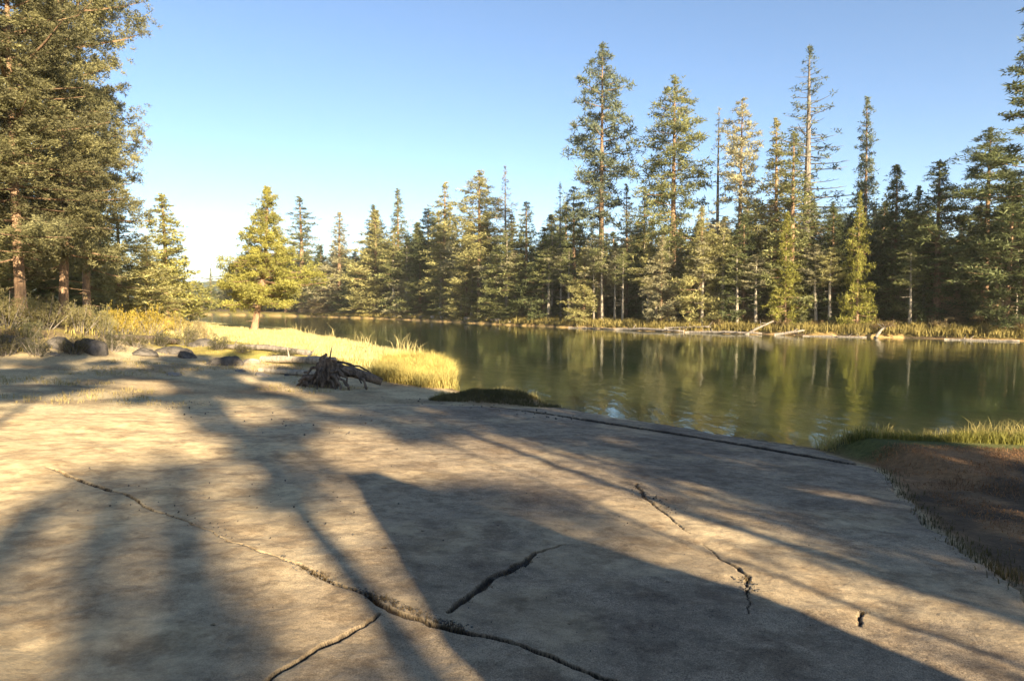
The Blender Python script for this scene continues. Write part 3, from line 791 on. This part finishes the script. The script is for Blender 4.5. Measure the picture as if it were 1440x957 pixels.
# ------------------------------------------------------------------ rocks
def rock_mesh(seed, sub=4, flat=0.7):
    bm = bmesh.new(); bmesh.ops.create_icosphere(bm, subdivisions=sub, radius=1)
    o = Vector((seed * 3.7, seed * 1.3, seed * 7.1)); r_ = random.Random(seed)
    planes = [(Vector((r_.gauss(0, 1), r_.gauss(0, 1), r_.gauss(0, 1))).normalized(), r_.uniform(0.55, 0.85)) for _ in range(11)]
    for v in bm.verts:
        d = v.co.normalized()
        a = mnoise.noise(d * 1.1 + o) * 0.45 + mnoise.noise(d * 2.6 + o) * 0.20 + mnoise.noise(d * 7 + o) * 0.12
        c = d * (1 + a)
        for nn, dd in planes:
            k = c.dot(nn)
            if k > dd: c = c - nn * (k - dd) * 0.85
        v.co = c * (1 + 0.03 * mnoise.noise(d * 14 + o)); v.co.z *= flat
    me = bpy.data.meshes.new('rock'); bm.to_mesh(me); bm.free(); me.shade_smooth(); return me
ROCKS = [rock_mesh(s) for s in range(1, 6)]
for q, r in enumerate(ROCKS[:3]): r.materials.append(M_ROCK)
for r in ROCKS[3:]: r.materials.append(M_PROCK)
def rock(px, py, wpx, var, label, group=None, name='boulder', sz=1.0, cat='rock'):
    g = gp(px, py); w_ = wpx / 960 * g.y / 2
    o = bpy.data.objects.new(name, ROCKS[var]); C.objects.link(o)
    o.location = (g.x, g.y, g.z - w_ * 0.14 * sz); o.scale = (w_, w_ * 0.85, w_ * sz); o.rotation_euler = (rnd.uniform(-.2, .2), rnd.uniform(-.2, .2), rnd.uniform(0, 6))
    tag(o, label, cat, group); return o
rock(128, 492, 66, 0, 'large dark grey boulder at the foot of the left terrace')
rock(82, 488, 44, 1, 'dark boulder left of the large one on the terrace foot')
rock(20, 488, 58, 2, 'rounded brown boulder at the left edge below the shrubs')
rock(78, 499, 16, 3, 'small pale stone in front of the dark terrace boulders')
rock(204, 499, 50, 1, 'low dark flat boulder right of the terrace boulders', sz=0.6)
rock(240, 497, 58, 0, 'dark blue grey boulder in the shaded rock pile', sz=0.7)
rock(262, 503, 44, 2, 'squat grey block in the middle of the shaded rock pile', sz=0.8)
rock(285, 487, 44, 1, 'dark jagged rock under the dry sprigs', sz=0.8)
rock(318, 513, 56, 2, 'broad smooth grey boulder left of the root stump', sz=0.8)
rock(352, 510, 36, 4, 'pale pinkish rock between the broad boulder and the logs', sz=0.8)
rock(340, 522, 22, 3, 'small pale rock in front of the pinkish rock', sz=0.7)
rock(370, 528, 26, 4, 'low pale stone left of the root stump', sz=0.6)
rock(243, 527, 30, 4, 'single low sandy stone on the open ground', sz=0.5)
rock(403, 528, 12, 0, 'small dark stone beside the pale log end', sz=0.8)
for q in range(26):
    px = 556 + 165 * ((q * 0.618) % 1); D = shd(px) + rnd.uniform(0.4, 3.0); g = at(px, D)
    o = bpy.data.objects.new('boulder', ROCKS[3 + q % 2]); C.objects.link(o); s = rnd.uniform(0.25, 0.62)
    o.location = (g.x, g.y, g.z + 0.1); o.scale = (s * 1.3, s, s * 0.8); o.rotation_euler = (0, 0, rnd.uniform(0, 6))
    tag(o, 'pale waterside rock on the far bank, ' + near(px), 'rock', 'pale rocks on the far bank')
for q, (px, py) in enumerate(((845, 438), (856, 438), (868, 440), (884, 441), (1090, 440), (1330, 447), (1350, 449), (1252, 433), (1430, 448))):
    D = shd(px) + 3.0; g = at(px, D); o = bpy.data.objects.new('boulder', ROCKS[3 + q % 2]); C.objects.link(o); s = rnd.uniform(0.2, 0.4)
    o.location = (g.x, g.y, g.z + 0.12); o.scale = (s * 1.5, s, s * 0.8); tag(o, 'small pale rock atop the far bank, ' + near(px), 'rock', 'pale rocks on top of the far bank')

# ------------------------------------------------------------------ logs
def log(name, p0, p1, r0, r1, m, label, bend=0.05, stubs=3, group=None, seed=0, cat='log'):
    r_ = random.Random(seed); g = Geo(); p0 = Vector(p0); p1 = Vector(p1); L = (p1 - p0).length
    pts = []; n = 9
    b1 = Vector((r_.uniform(-1, 1), r_.uniform(-1, 1), r_.uniform(-.3, .6))) * bend * L
    for q in range(n + 1):
        t = q / n; pts.append(p0.lerp(p1, t) + b1 * math.sin(t * 3.14) + Vector((r_.uniform(-1, 1), r_.uniform(-1, 1), r_.uniform(-1, 1))) * 0.012 * L ** 0.5)
    g.tube(pts, [(r0 + (r1 - r0) * q / n) * r_.uniform(0.9, 1.1) for q in range(n + 1)], 10)
    for q in range(stubs):
        t = r_.uniform(0.2, 0.95); o = p0.lerp(p1, t) + b1 * math.sin(t * 3.14)
        d = Vector((r_.uniform(-1, 1), r_.uniform(-1, 1), r_.uniform(0.1, 1))).normalized() * r_.uniform(2, 7) * r0
        g.tube([o, o + d * 0.6, o + d + Vector((0, 0, -0.1 * r0))], [r0 * 0.35, r0 * 0.22, r0 * 0.08], 5)
    me = g.mesh(name); me.shade_smooth(); o = link_mesh(name, me, m); tag(o, label, cat, group); return o
def lift(v, z): return (v.x, v.y, v.z + z)
log('fallen_log', lift(gp(368, 508), .10), lift(gp(470, 520), .28), 0.11, 0.15, M_PALE, 'sunlit bleached log lying behind the root stump', seed=3)
log('fallen_log', lift(gp(366, 522), .04), lift(gp(452, 531), .10), 0.07, 0.10, M_PALE, 'thin pale pole on the ground in front of the bleached log', seed=4)
log('fallen_log', lift(gp(300, 490), .06), lift(gp(435, 500), .10), 0.09, 0.12, M_GBARK, 'grey brown log under the turf edge of the point', seed=5)
log('fallen_log', lift(gp(150, 478), .10), lift(gp(250, 484), .10), 0.10, 0.13, M_ROOT, 'dark rotten log between the terrace and the golden bushes', seed=6)
def flog(px0, px1, dd0, dd1, z0, z1, r, label, m=M_PALE, seed=0, stubs=4):
    a = at(px0, shd(px0) + dd0); b_ = at(px1, shd(px1) + dd1)
    log('driftwood_log', (a.x, a.y, z0), (b_.x, b_.y, z1), r, r * 0.6, m, label, 0.03, stubs, None, seed)
flog(868, 962, -0.9, -0.6, 0.02, 0.08, 0.16, 'long pale driftwood log at the far waterline below the full olive pine', m=M_GBARK, seed=11)
flog(935, 1000, 0.2, 0.7, 0.25, 0.5, 0.12, 'grey driftwood log resting on the far bank edge beside the long pale one', M_GBARK, 12)
flog(964, 1072, -1.0, -0.5, 0.0, 0.10, 0.14, 'pale driftwood log lying in the water below the bare poled pine', m=M_GBARK, seed=13)
flog(1048, 1088, -0.9, 1.0, -0.1, 1.1, 0.12, 'broken grey snag leaning out of the water against the far bank', M_GBARK, 14)
flog(1090, 1132, -0.7, 0.3, 0.02, 0.40, 0.13, 'slanting pale log half out of the water below the dead spire', m=M_GBARK, seed=15)
flog(1130, 1220, -1.1, -0.8, -0.02, 0.04, 0.10, 'thin pale pole floating along the right half of the far waterline', m=M_GBARK, seed=16)
flog(1232, 1246, -1.0, 0.6, 0.0, 0.85, 0.12, 'short greyish stub sticking up from the dark far waterline', m=M_GBARK, seed=17, stubs=5)
flog(1330, 1436, -1.0, -0.7, 0.0, 0.05, 0.10, 'grey pole floating near the right end of the far bank', M_GBARK, 18)
flog(800, 866, -0.8, -0.5, 0.0, 0.06, 0.10, 'pale pole at the far waterline left of the long driftwood log', m=M_GBARK, seed=19)

# ------------------------------------------------------------------ root stump
def root_stump():
    g0 = gp(464, 545); e = empty('root_stump', (g0.x, g0.y, g0.z)); tag(e, 'dark rotten root stump with tangled arching roots on the sandy bank', 'stump')
    r_ = random.Random(8)
    def lump(c, s, seed):
        bm = bmesh.new(); bmesh.ops.create_icosphere(bm, subdivisions=4, radius=1); o = Vector((seed, seed * 2.1, 0))
        for v_ in bm.verts:
            d = v_.co.normalized(); a = mnoise.noise(d * 1.6 + o) * 0.55 + mnoise.noise(d * 4 + o) * 0.35 + mnoise.noise(d * 10 + o) * 0.12
            v_.co = Vector(c) + Vector((d.x * s[0], d.y * s[1], d.z * s[2])) * (1 + a)
        me = bpy.data.meshes.new('stump_core'); bm.to_mesh(me); bm.free(); return me
    link_mesh('stump_core', lump((-0.12, 0.05, 0.30), (0.30, 0.26, 0.46), 3.3), M_ROOT, e)
    link_mesh('stump_core', lump((-0.50, 0.0, 0.14), (0.30, 0.2, 0.20), 7.7), M_ROOT, e)
    def root(P, rr):
        g = Geo(); n = len(P); Q = []
        for k in range(n - 1):
            for s_ in (0, .33, .66): Q.append(Vector(P[k]).lerp(Vector(P[k + 1]), s_) + Vector((r_.uniform(-1, 1), r_.uniform(-1, 1), r_.uniform(-1, 1))) * 0.028)
        Q.append(Vector(P[-1]))
        g.tube(Q, [rr * (1 - 0.65 * k / len(Q)) * r_.uniform(.75, 1.3) for k in range(len(Q))], 7)
        me = g.mesh('root'); me.shade_smooth(); link_mesh('root', me, M_ROOT, e)
    root([(-0.1, 0.1, 0.62), (0.25, 0.1, 0.60), (0.62, 0.1, 0.44), (0.90, 0.05, 0.20), (1.0, 0, -0.05)], 0.075)
    root([(0.0, 0.2, 0.70), (0.35, 0.25, 0.66), (0.75, 0.3, 0.54), (1.05, 0.35, 0.36)], 0.05)
    root([(0.0, 0.0, 0.45), (0.25, -0.05, 0.46), (0.48, -0.1, 0.25), (0.52, -0.1, -0.05)], 0.06)
    root([(0.3, 0.05, 0.5), (0.55, 0.0, 0.38), (0.75, 0.0, 0.36), (0.86, 0, 0.12)], 0.035)
    root([(-0.15, 0, 0.6), (-0.22, 0.0, 0.82), (-0.10, 0.05, 0.92)], 0.07)
    root([(-0.3, 0.0, 0.5), (-0.5, 0.05, 0.55), (-0.62, 0.0, 0.40), (-0.7, 0, 0.42)], 0.045)
    root([(-0.3, -0.1, 0.3), (-0.6, -0.15, 0.30), (-0.85, -0.1, 0.08), (-0.95, 0, -0.05)], 0.06)
    g = Geo(); g.tube([(-0.15, 0.12, 0.42), (0.2, 0.16, 0.46), (0.6, 0.2, 0.40), (1.0, 0.26, 0.26), (1.35, 0.3, 0.12)], [0.22, 0.17, 0.145, 0.13, 0.10], 14)
    me = g.mesh('broken_log'); me.shade_smooth(); link_mesh('broken_log', me, M_ROOT, e)
    for q in range(7):
        a = r_.uniform(2.6, 6.6); L = r_.uniform(0.35, 0.8); z0 = r_.uniform(0.2, 0.6)
        d = Vector((math.cos(a), math.sin(a) * 0.7, 0))
        root([Vector((-0.15, 0, z0)), d * L * 0.5 + Vector((-0.1, 0, z0 + r_.uniform(0, .12))), d * L + Vector((-0.1, 0, z0 * 0.4)), d * L * 1.15 + Vector((-0.1, 0, -0.05))], r_.uniform(0.035, 0.075))
root_stump()

# ------------------------------------------------------------------ shrubs
def shrub_proto(seed, h=1.0, w_=1.0, stems=26, tufts=260, k=10, ln=0.09, wd=0.022):
    r_ = random.Random(seed); g = Geo(); cen = []
    for q in range(stems):
        a = r_.uniform(0, 6.28); R_ = w_ * math.sqrt(r_.random()) * 0.9; hh = h * (1 - 0.5 * (R_ / w_) ** 2) * r_.uniform(0.65, 1.1)
        p = [(0.25 * R_ * math.cos(a), 0.25 * R_ * math.sin(a), -0.05), (0.7 * R_ * math.cos(a), 0.7 * R_ * math.sin(a), hh * 0.55), (R_ * math.cos(a), R_ * math.sin(a), hh)]
        g.tube(p, [0.018, 0.010, 0.004], 4, False)
        for _ in range(tufts // stems):
            s = r_.uniform(0.25, 1.0); c = Vector(p[1]).lerp(Vector(p[2]), s * 2 - 1) if s > .5 else Vector(p[0]).lerp(Vector(p[1]), s * 2)
            cen.append(tuple(c + Vector((r_.gauss(0, 1), r_.gauss(0, 1), r_.gauss(0, .8))) * 0.10 * w_))
    cen = np.array(cen)
    return dict(stems=g.mesh('stems'), leaves=needle_mesh('leaves', cen, np.full(len(cen), 0.10), k, ln, wd, 0.9))
SHR = [shrub_proto(101 + q, 1, 1) for q in range(3)]
SHRF = [shrub_proto(111 + q, 1, 1, 14, 120, 8, 0.16, 0.05) for q in range(2)]
def shrub(loc, w_, h, var, tint, label, group=None, far=False, name='shrub'):
    p = (SHRF if far else SHR)[var % (2 if far else 3)]; e = empty(name, (loc.x, loc.y, loc.z - 0.03), rnd.uniform(0, 6)); e.scale = (w_, w_, h); tag(e, label, 'shrub', group)
    for part, m in (('stems', M_GBARK), ('leaves', M_SHRUB)):
        me = p[part]
        if not me.materials: me.materials.append(m)
        o = bpy.data.objects.new(part, me); C.objects.link(o); o.parent = e
        if part == 'leaves': o.color = (*tint, 1)
GBUSH = (0.40, 0.30, 0.055); SAGE = (0.19, 0.165, 0.075); DRY = (0.33, 0.26, 0.13)
def sp(px, py, wpx, hpx, var, tint, label, group=None):
    g = gp(px, py); shrub(g, wpx / 960 * g.y / 2, hpx / 960 * g.y, var, tint, label, group)
sp(168, 470, 62, 40, 0, GBUSH, 'left golden bush of the bright row beside the terrace')
sp(212, 472, 66, 42, 1, GBUSH, 'middle golden bush, fullest of the bright row')
sp(250, 470, 52, 32, 2, (0.36, 0.28, 0.09), 'right golden bush at the end of the bright row')
sp(282, 468, 26, 20, 0, DRY, 'small straw coloured bush beside the right golden bush')
sp(10, 460, 90, 52, 1, SAGE, 'grey green sagebrush at the left edge on the terrace')
sp(62, 462, 84, 48, 2, SAGE, 'grey green sagebrush above the dark boulders')
sp(112, 466, 70, 44, 0, SAGE, 'grey green sagebrush above the large dark boulder')
sp(35, 478, 60, 30, 0, (0.10, 0.10, 0.05), 'dark low shrub between the left boulders')
sp(145, 470, 40, 40, 1, (0.24, 0.22, 0.10), 'pale green brush right of the large dark boulder')
sp(-60, 470, 110, 60, 2, SAGE, 'wide sagebrush just outside the left edge')
sp(290, 482, 34, 26, 0, DRY, 'dry sprigs growing among the dark rocks')
sp(270, 478, 24, 24, 2, (0.12, 0.10, 0.05), 'dark dry sprigs left of the straw coloured ones')
DKB = (0.085, 0.08, 0.045)
for k_, (px, py, w__, h__, lb) in enumerate((
    (8, 500, 70, 34, 'dark brush at the left edge below the sagebrush'), (52, 500, 50, 30, 'dark brush in front of the left terrace boulders'),
    (104, 498, 46, 30, 'dark brush between the two terrace boulders'), (158, 494, 46, 34, 'dark brush right of the large dark boulder'),
    (190, 488, 46, 22, 'dark brush behind the low flat boulder'), (224, 486, 44, 24, 'dark brush left of the blue grey boulder'),
    (262, 486, 44, 26, 'dark brush among the middle of the rock pile'), (306, 492, 40, 22, 'dark brush behind the broad smooth boulder'),
    (342, 496, 40, 16, 'low dark brush along the turf edge left of the logs'), (400, 502, 60, 14, 'low dark brush along the turf edge behind the bleached log'))):
    sp(px, py, w__, h__, k_, DKB if k_ % 2 else (0.13, 0.115, 0.06), lb)
for q in range(44):
    px = 470 + 1000 * ((q * 0.618) % 1); D = shd(px) + rnd.uniform(1.0, 6); g = at(px, D)
    c = GBUSH if 640 < px < 830 else rnd.choice([DRY, (0.12, 0.12, 0.04), (0.22, 0.17, 0.06)])
    if px > 1000: c = rnd.choice([(0.16, 0.11, 0.05), (0.10, 0.10, 0.04), (0.2, 0.15, 0.08)])
    shrub(g, rnd.uniform(0.7, 1.6), rnd.uniform(0.6, 1.3), q, c, 'low bush on the far bank, ' + near(px), 'low bushes along the far bank', True)

# ------------------------------------------------------------------ grass
def blades(name, pts, hmin, hmax, wd, tint, lean=0.35, label=None, n_per=5, spread=0.05, kindcat='grass'):
    P = np.repeat(np.asarray(pts), n_per, 0); n = len(P)
    P = P + np.column_stack([rng.normal(0, spread, (n, 2)), np.zeros(n)])
    hh = rng.uniform(hmin, hmax, n) * (0.6 + 0.8 * vnoise(P[:, 0] * 1.2, P[:, 1] * 1.2, 3)); a = rng.uniform(0, 6.28, n)
    side = np.column_stack([np.cos(a), np.sin(a), np.zeros(n)]) * (wd * rng.uniform(0.7, 1.3, n) / 2)[:, None]
    ln_ = np.column_stack([rng.normal(0, lean, n), rng.normal(0, lean, n)])
    mid = P + np.column_stack([ln_ * 0.3 * hh[:, None], hh * 0.55]); tip = P + np.column_stack([ln_ * hh[:, None], hh * (1 - 0.2 * np.abs(ln_).sum(1))])
    P = P - np.array([0, 0, 0.03])
    V = np.stack([P - side, P + side, mid + side * 0.7, mid - side * 0.7, tip], 1).reshape(-1, 3)
    b0 = np.arange(n) * 5
    F = np.concatenate([np.stack([b0, b0 + 1, b0 + 2], 1), np.stack([b0, b0 + 2, b0 + 3], 1), np.stack([b0 + 3, b0 + 2, b0 + 4], 1)])
    o = link_mesh(name, np_mesh(name, V, F), M_GRASS); o.color = (*tint, 1); tag(o, label, kindcat, None, 'stuff'); return o
def scatter(poly, n, cond=None):
    P = np.array(poly); x = rng.uniform(P[:, 0].min(), P[:, 0].max(), n * 3); y = rng.uniform(P[:, 1].min(), P[:, 1].max(), n * 3)
    k = inside(x, y, poly)
    if cond is not None: k &= cond(x, y)
    x, y = x[k][:n], y[k][:n]
    return np.column_stack([x, y, height(x, y)])
dryland = lambda x, y: sdist(x, y, RIVER) < -0.02
pen_poly = [(-1.2, 20.6), (-1.4, 23), (-1.8, 25.5), (-3.2, 30), (-7.6, 39), (-14, 50.5), (-19, 61.5), (-27, 70.5), (-36, 82), (-50, 90), (-44, 66), (-30, 50), (-21, 39), (-13.5, 33), (-8.5, 27.5), (-5.4, 22.6), (-3.2, 20.7)]
P = scatter(pen_poly, 30000, lambda x, y: dryland(x, y) & (vnoise(x * 0.9, y * 0.9, 8) > 0.15) & (rng.random(len(x)) < np.clip(32 / y, 0.2, 1)))
blades('grass', P, 0.10, 0.30, 0.022, (0.50, 0.44, 0.22), label='short sunlit golden grass covering the river point', n_per=6, spread=0.08)
P = scatter([(-1.0, 20.4), (-1.3, 23), (-2.0, 26), (-4.6, 24.6), (-4.4, 21.2), (-2.6, 20.0)], 2600, dryland)
blades('tall_grass', P, 0.16, 0.66, 0.016, (0.46, 0.38, 0.13), 0.5, label='tall yellow grass clump at the tip of the river point', n_per=7, spread=0.07)
P = scatter([(-2.2, 26), (-3.3, 30), (-7.6, 39), (-14, 50.5), (-18, 60), (-19.5, 60), (-15.5, 50.5), (-9, 39.5), (-4.6, 30)], 900, lambda x, y: dryland(x, y) & (vnoise(x * 1.3, y * 1.3, 5) > 0.55))
blades('reeds', P, 0.6, 1.1, 0.03, (0.50, 0.42, 0.20), label='pale reeds standing along the water side of the river point', n_per=5, spread=0.12)
P = scatter([(5.35, 11.8), (6.5, 11.5), (8.5, 11.05), (10.8, 10.2), (14.2, 7.6), (13.9, 7.0), (10.4, 9.5), (8.3, 10.3), (6.8, 10.6), (5.7, 11.0)], 5200, dryland)
blades('bank_grass', P, 0.06, 0.20, 0.009, (0.20, 0.19, 0.045), label='green and straw turf along the water edge right of the ramp', n_per=7, spread=0.04)
P = scatter([(5.3, 12.1), (6.6, 11.6), (8.5, 11.15), (10.8, 10.3), (10.4, 9.9), (8.3, 10.6), (6.3, 11.0), (5.3, 11.3)], 1100, dryland)
blades('straw_grass', P, 0.12, 0.34, 0.009, (0.45, 0.37, 0.14), label='straw coloured grass tips overhanging the water right of the ramp', n_per=5, spread=0.05)
P = scatter([(-2.0, 16.5), (-1.8, 17.9), (-0.4, 18.0), (1.2, 16.5), (0.8, 16.2), (-0.6, 16.4)], 1500, dryland)
blades('ledge_grass', P, 0.04, 0.13, 0.012, (0.11, 0.095, 0.04), label='short turf on the little ledge between ramp and water', n_per=6, spread=0.04)  # dark tint carries the shade on the ledge
P = scatter([(-2.0, 17.7), (-0.4, 17.8), (1.3, 16.4), (1.5, 16.7), (0.0, 18.3), (-1.9, 18.3)], 500, dryland)
blades('ledge_straw', P, 0.06, 0.22, 0.011, (0.40, 0.33, 0.13), label='straw coloured blades along the water side of the little ledge', n_per=5, spread=0.05)
# along the ramp's right edge and over the litter
er = [(p.x, p.y) for p in ramp_right]
q_ = []
for k in range(len(er) - 1):
    for _ in range(26):
        t = rnd.random(); x = er[k][0] * (1 - t) + er[k + 1][0] * t + abs(rnd.gauss(0, .10)) - 0.02; y = er[k][1] * (1 - t) + er[k + 1][1] * t + rnd.gauss(0, .05)
        q_.append((x, y, H(x, y)))
blades('edge_weeds', q_, 0.03, 0.11, 0.008, (0.10, 0.08, 0.035), label='dark weeds growing over the right edge of the ramp', n_per=6, spread=0.05)
P = scatter([(5.6, 10.4), (8.2, 9.6), (13, 7), (13, 3), (8, 3.5), (4.3, 5.5)], 5200, lambda x, y: vnoise(x * 2, y * 2, 3) > 0.35)
blades('needle_litter', P, 0.01, 0.05, 0.010, (0.28, 0.155, 0.08), 1.6, 'reddish brown needle litter right of the ramp', n_per=6, spread=0.07)
# far bank grass band
xs_, ys_ = [], []
for q in range(9000):
    px = rnd.uniform(430, 1560); D = shd(px) + rnd.uniform(0.1, 4.5); xs_.append(ray(px, 428).x / ray(px, 428).y * D); ys_.append(D)
xs_ = np.array(xs_); ys_ = np.array(ys_); zz = height(xs_, ys_); k = zz > 0.12
blades('far_grass', np.column_stack([xs_, ys_, zz])[k], 0.25, 0.7, 0.06, (0.26, 0.21, 0.07), label='dry grass band along the top of the far bank', n_per=4, spread=0.3)
# left ground tufts
P = scatter([(-6, 13), (-9, 12), (-14, 17), (-13, 30), (-9, 27), (-6, 21), (-4, 19)], 900, lambda x, y: vnoise(x * 0.7, y * 0.7, 14) > 0.5)
blades('dry_tufts', P, 0.03, 0.12, 0.014, (0.34, 0.27, 0.12), label='sparse dry tufts on the sandy ground left of the stump', n_per=5, spread=0.06)
P = scatter([(-14, 21), (-26, 12), (-50, 10), (-60, 60), (-32, 62), (-20, 40), (-14.5, 29)], 9000, lambda x, y: vnoise(x * 0.7, y * 0.7, 24) > 0.35)
blades('terrace_grass', P, 0.1, 0.4, 0.03, (0.28, 0.23, 0.08), label='dry grass under the left grove on the terrace', n_per=4, spread=0.15)

# weeds and gravel in the ramp cracks
q_ = []
for a, b_, n in (((430, 800), (470, 822), 26), ((520, 838), (600, 870), 60), ((600, 872), (650, 888), 30), ((895, 680), (915, 710), 24), ((1046, 812), (1058, 838), 20), ((150, 690), (200, 712), 10), ((640, 858), (750, 786), 30), ((1208, 858), (1212, 872), 8), ((900, 700), (945, 720), 16)):
    for _ in range(n // 2):
        t = rnd.random(); p = gp(a[0] * (1 - t) + b_[0] * t + rnd.gauss(0, 4), a[1] * (1 - t) + b_[1] * t + rnd.gauss(0, 2)); q_.append((p.x, p.y, p.z + 0.01))
blades('crack_weeds', q_, 0.010, 0.032, 0.004, (0.13, 0.09, 0.045), 0.8, 'tiny dry weeds growing out of the ramp cracks', 7, 0.012)
def gravel():
    V = []; F = []; n = 0
    bm = bmesh.new(); bmesh.ops.create_icosphere(bm, subdivisions=1, radius=1)
    bv = [v.co.copy() for v in bm.verts]; bf = [[v.index for v in f.verts] for f in bm.faces]; bm.free()
    def add(p, s):
        nonlocal n
        M_ = Matrix.Rotation(rnd.uniform(0, 6), 3, 'Z') @ Matrix.Rotation(rnd.uniform(0, 6), 3, 'X')
        for v in bv: V.append(tuple(p + (M_ @ v) * s * rnd.uniform(0.75, 1.15)))
        for f in bf: F.append([i_ + n for i_ in f])
        n += len(bv)
    def line(a, b_, m_, sp_, s0, s1):
        for _ in range(m_):
            t = rnd.random(); p = gp(a[0] * (1 - t) + b_[0] * t, a[1] * (1 - t) + b_[1] * t)
            p = p + Vector((rnd.gauss(0, sp_), rnd.gauss(0, sp_), 0.010)); add(p, rnd.uniform(s0, s1))
    line((500, 832), (660, 888), 170, 0.022, 0.003, 0.010); line((395, 790), (520, 842), 80, 0.025, 0.003, 0.009)
    line((690, 820), (756, 785), 60, 0.02, 0.004, 0.012); line((890, 690), (950, 725), 70, 0.10, 0.004, 0.014)
    line((1040, 812), (1060, 835), 40, 0.04, 0.004, 0.012); line((860, 900), (700, 905), 20, 0.3, 0.003, 0.006)
    line((200, 712), (395, 790), 60, 0.08, 0.003, 0.009); line((550, 560), (780, 590), 60, 0.3, 0.008, 0.025)
    line((640, 700), (1100, 760), 60, 0.4, 0.003, 0.009)
    line((100, 560), (500, 620), 120, 0.8, 0.006, 0.020); line((50, 700), (500, 760), 110, 0.7, 0.003, 0.009); line((300, 930), (1300, 900), 90, 0.5, 0.002, 0.005)
    me = np_mesh('gravel', np.array(V), np.array(F)); o = link_mesh('gravel', me, M_ROCK); tag(o, 'loose gravel bits scattered along the ramp cracks and sand', 'gravel', None, 'stuff')
gravel()

# ------------------------------------------------------------------ thin autumn air
def haze():
    g = Geo(); g.box((0, 0, 32), (6300, 6300, 78)); m, n = mat('thin_air'); b = NB(n)
    pv = b('ShaderNodeVolumePrincipled'); pv.inputs['Color'].default_value = (0.95, 0.95, 0.92, 1)
    pv.inputs['Density'].default_value = 0.0002; pv.inputs['Anisotropy'].default_value = 0.0
    o_ = b('ShaderNodeOutputMaterial'); b.L(pv.outputs[0], o_.inputs['Volume'])
    o = link_mesh('haze', g.mesh('haze'), m); tag(o, kind='stuff')
haze()
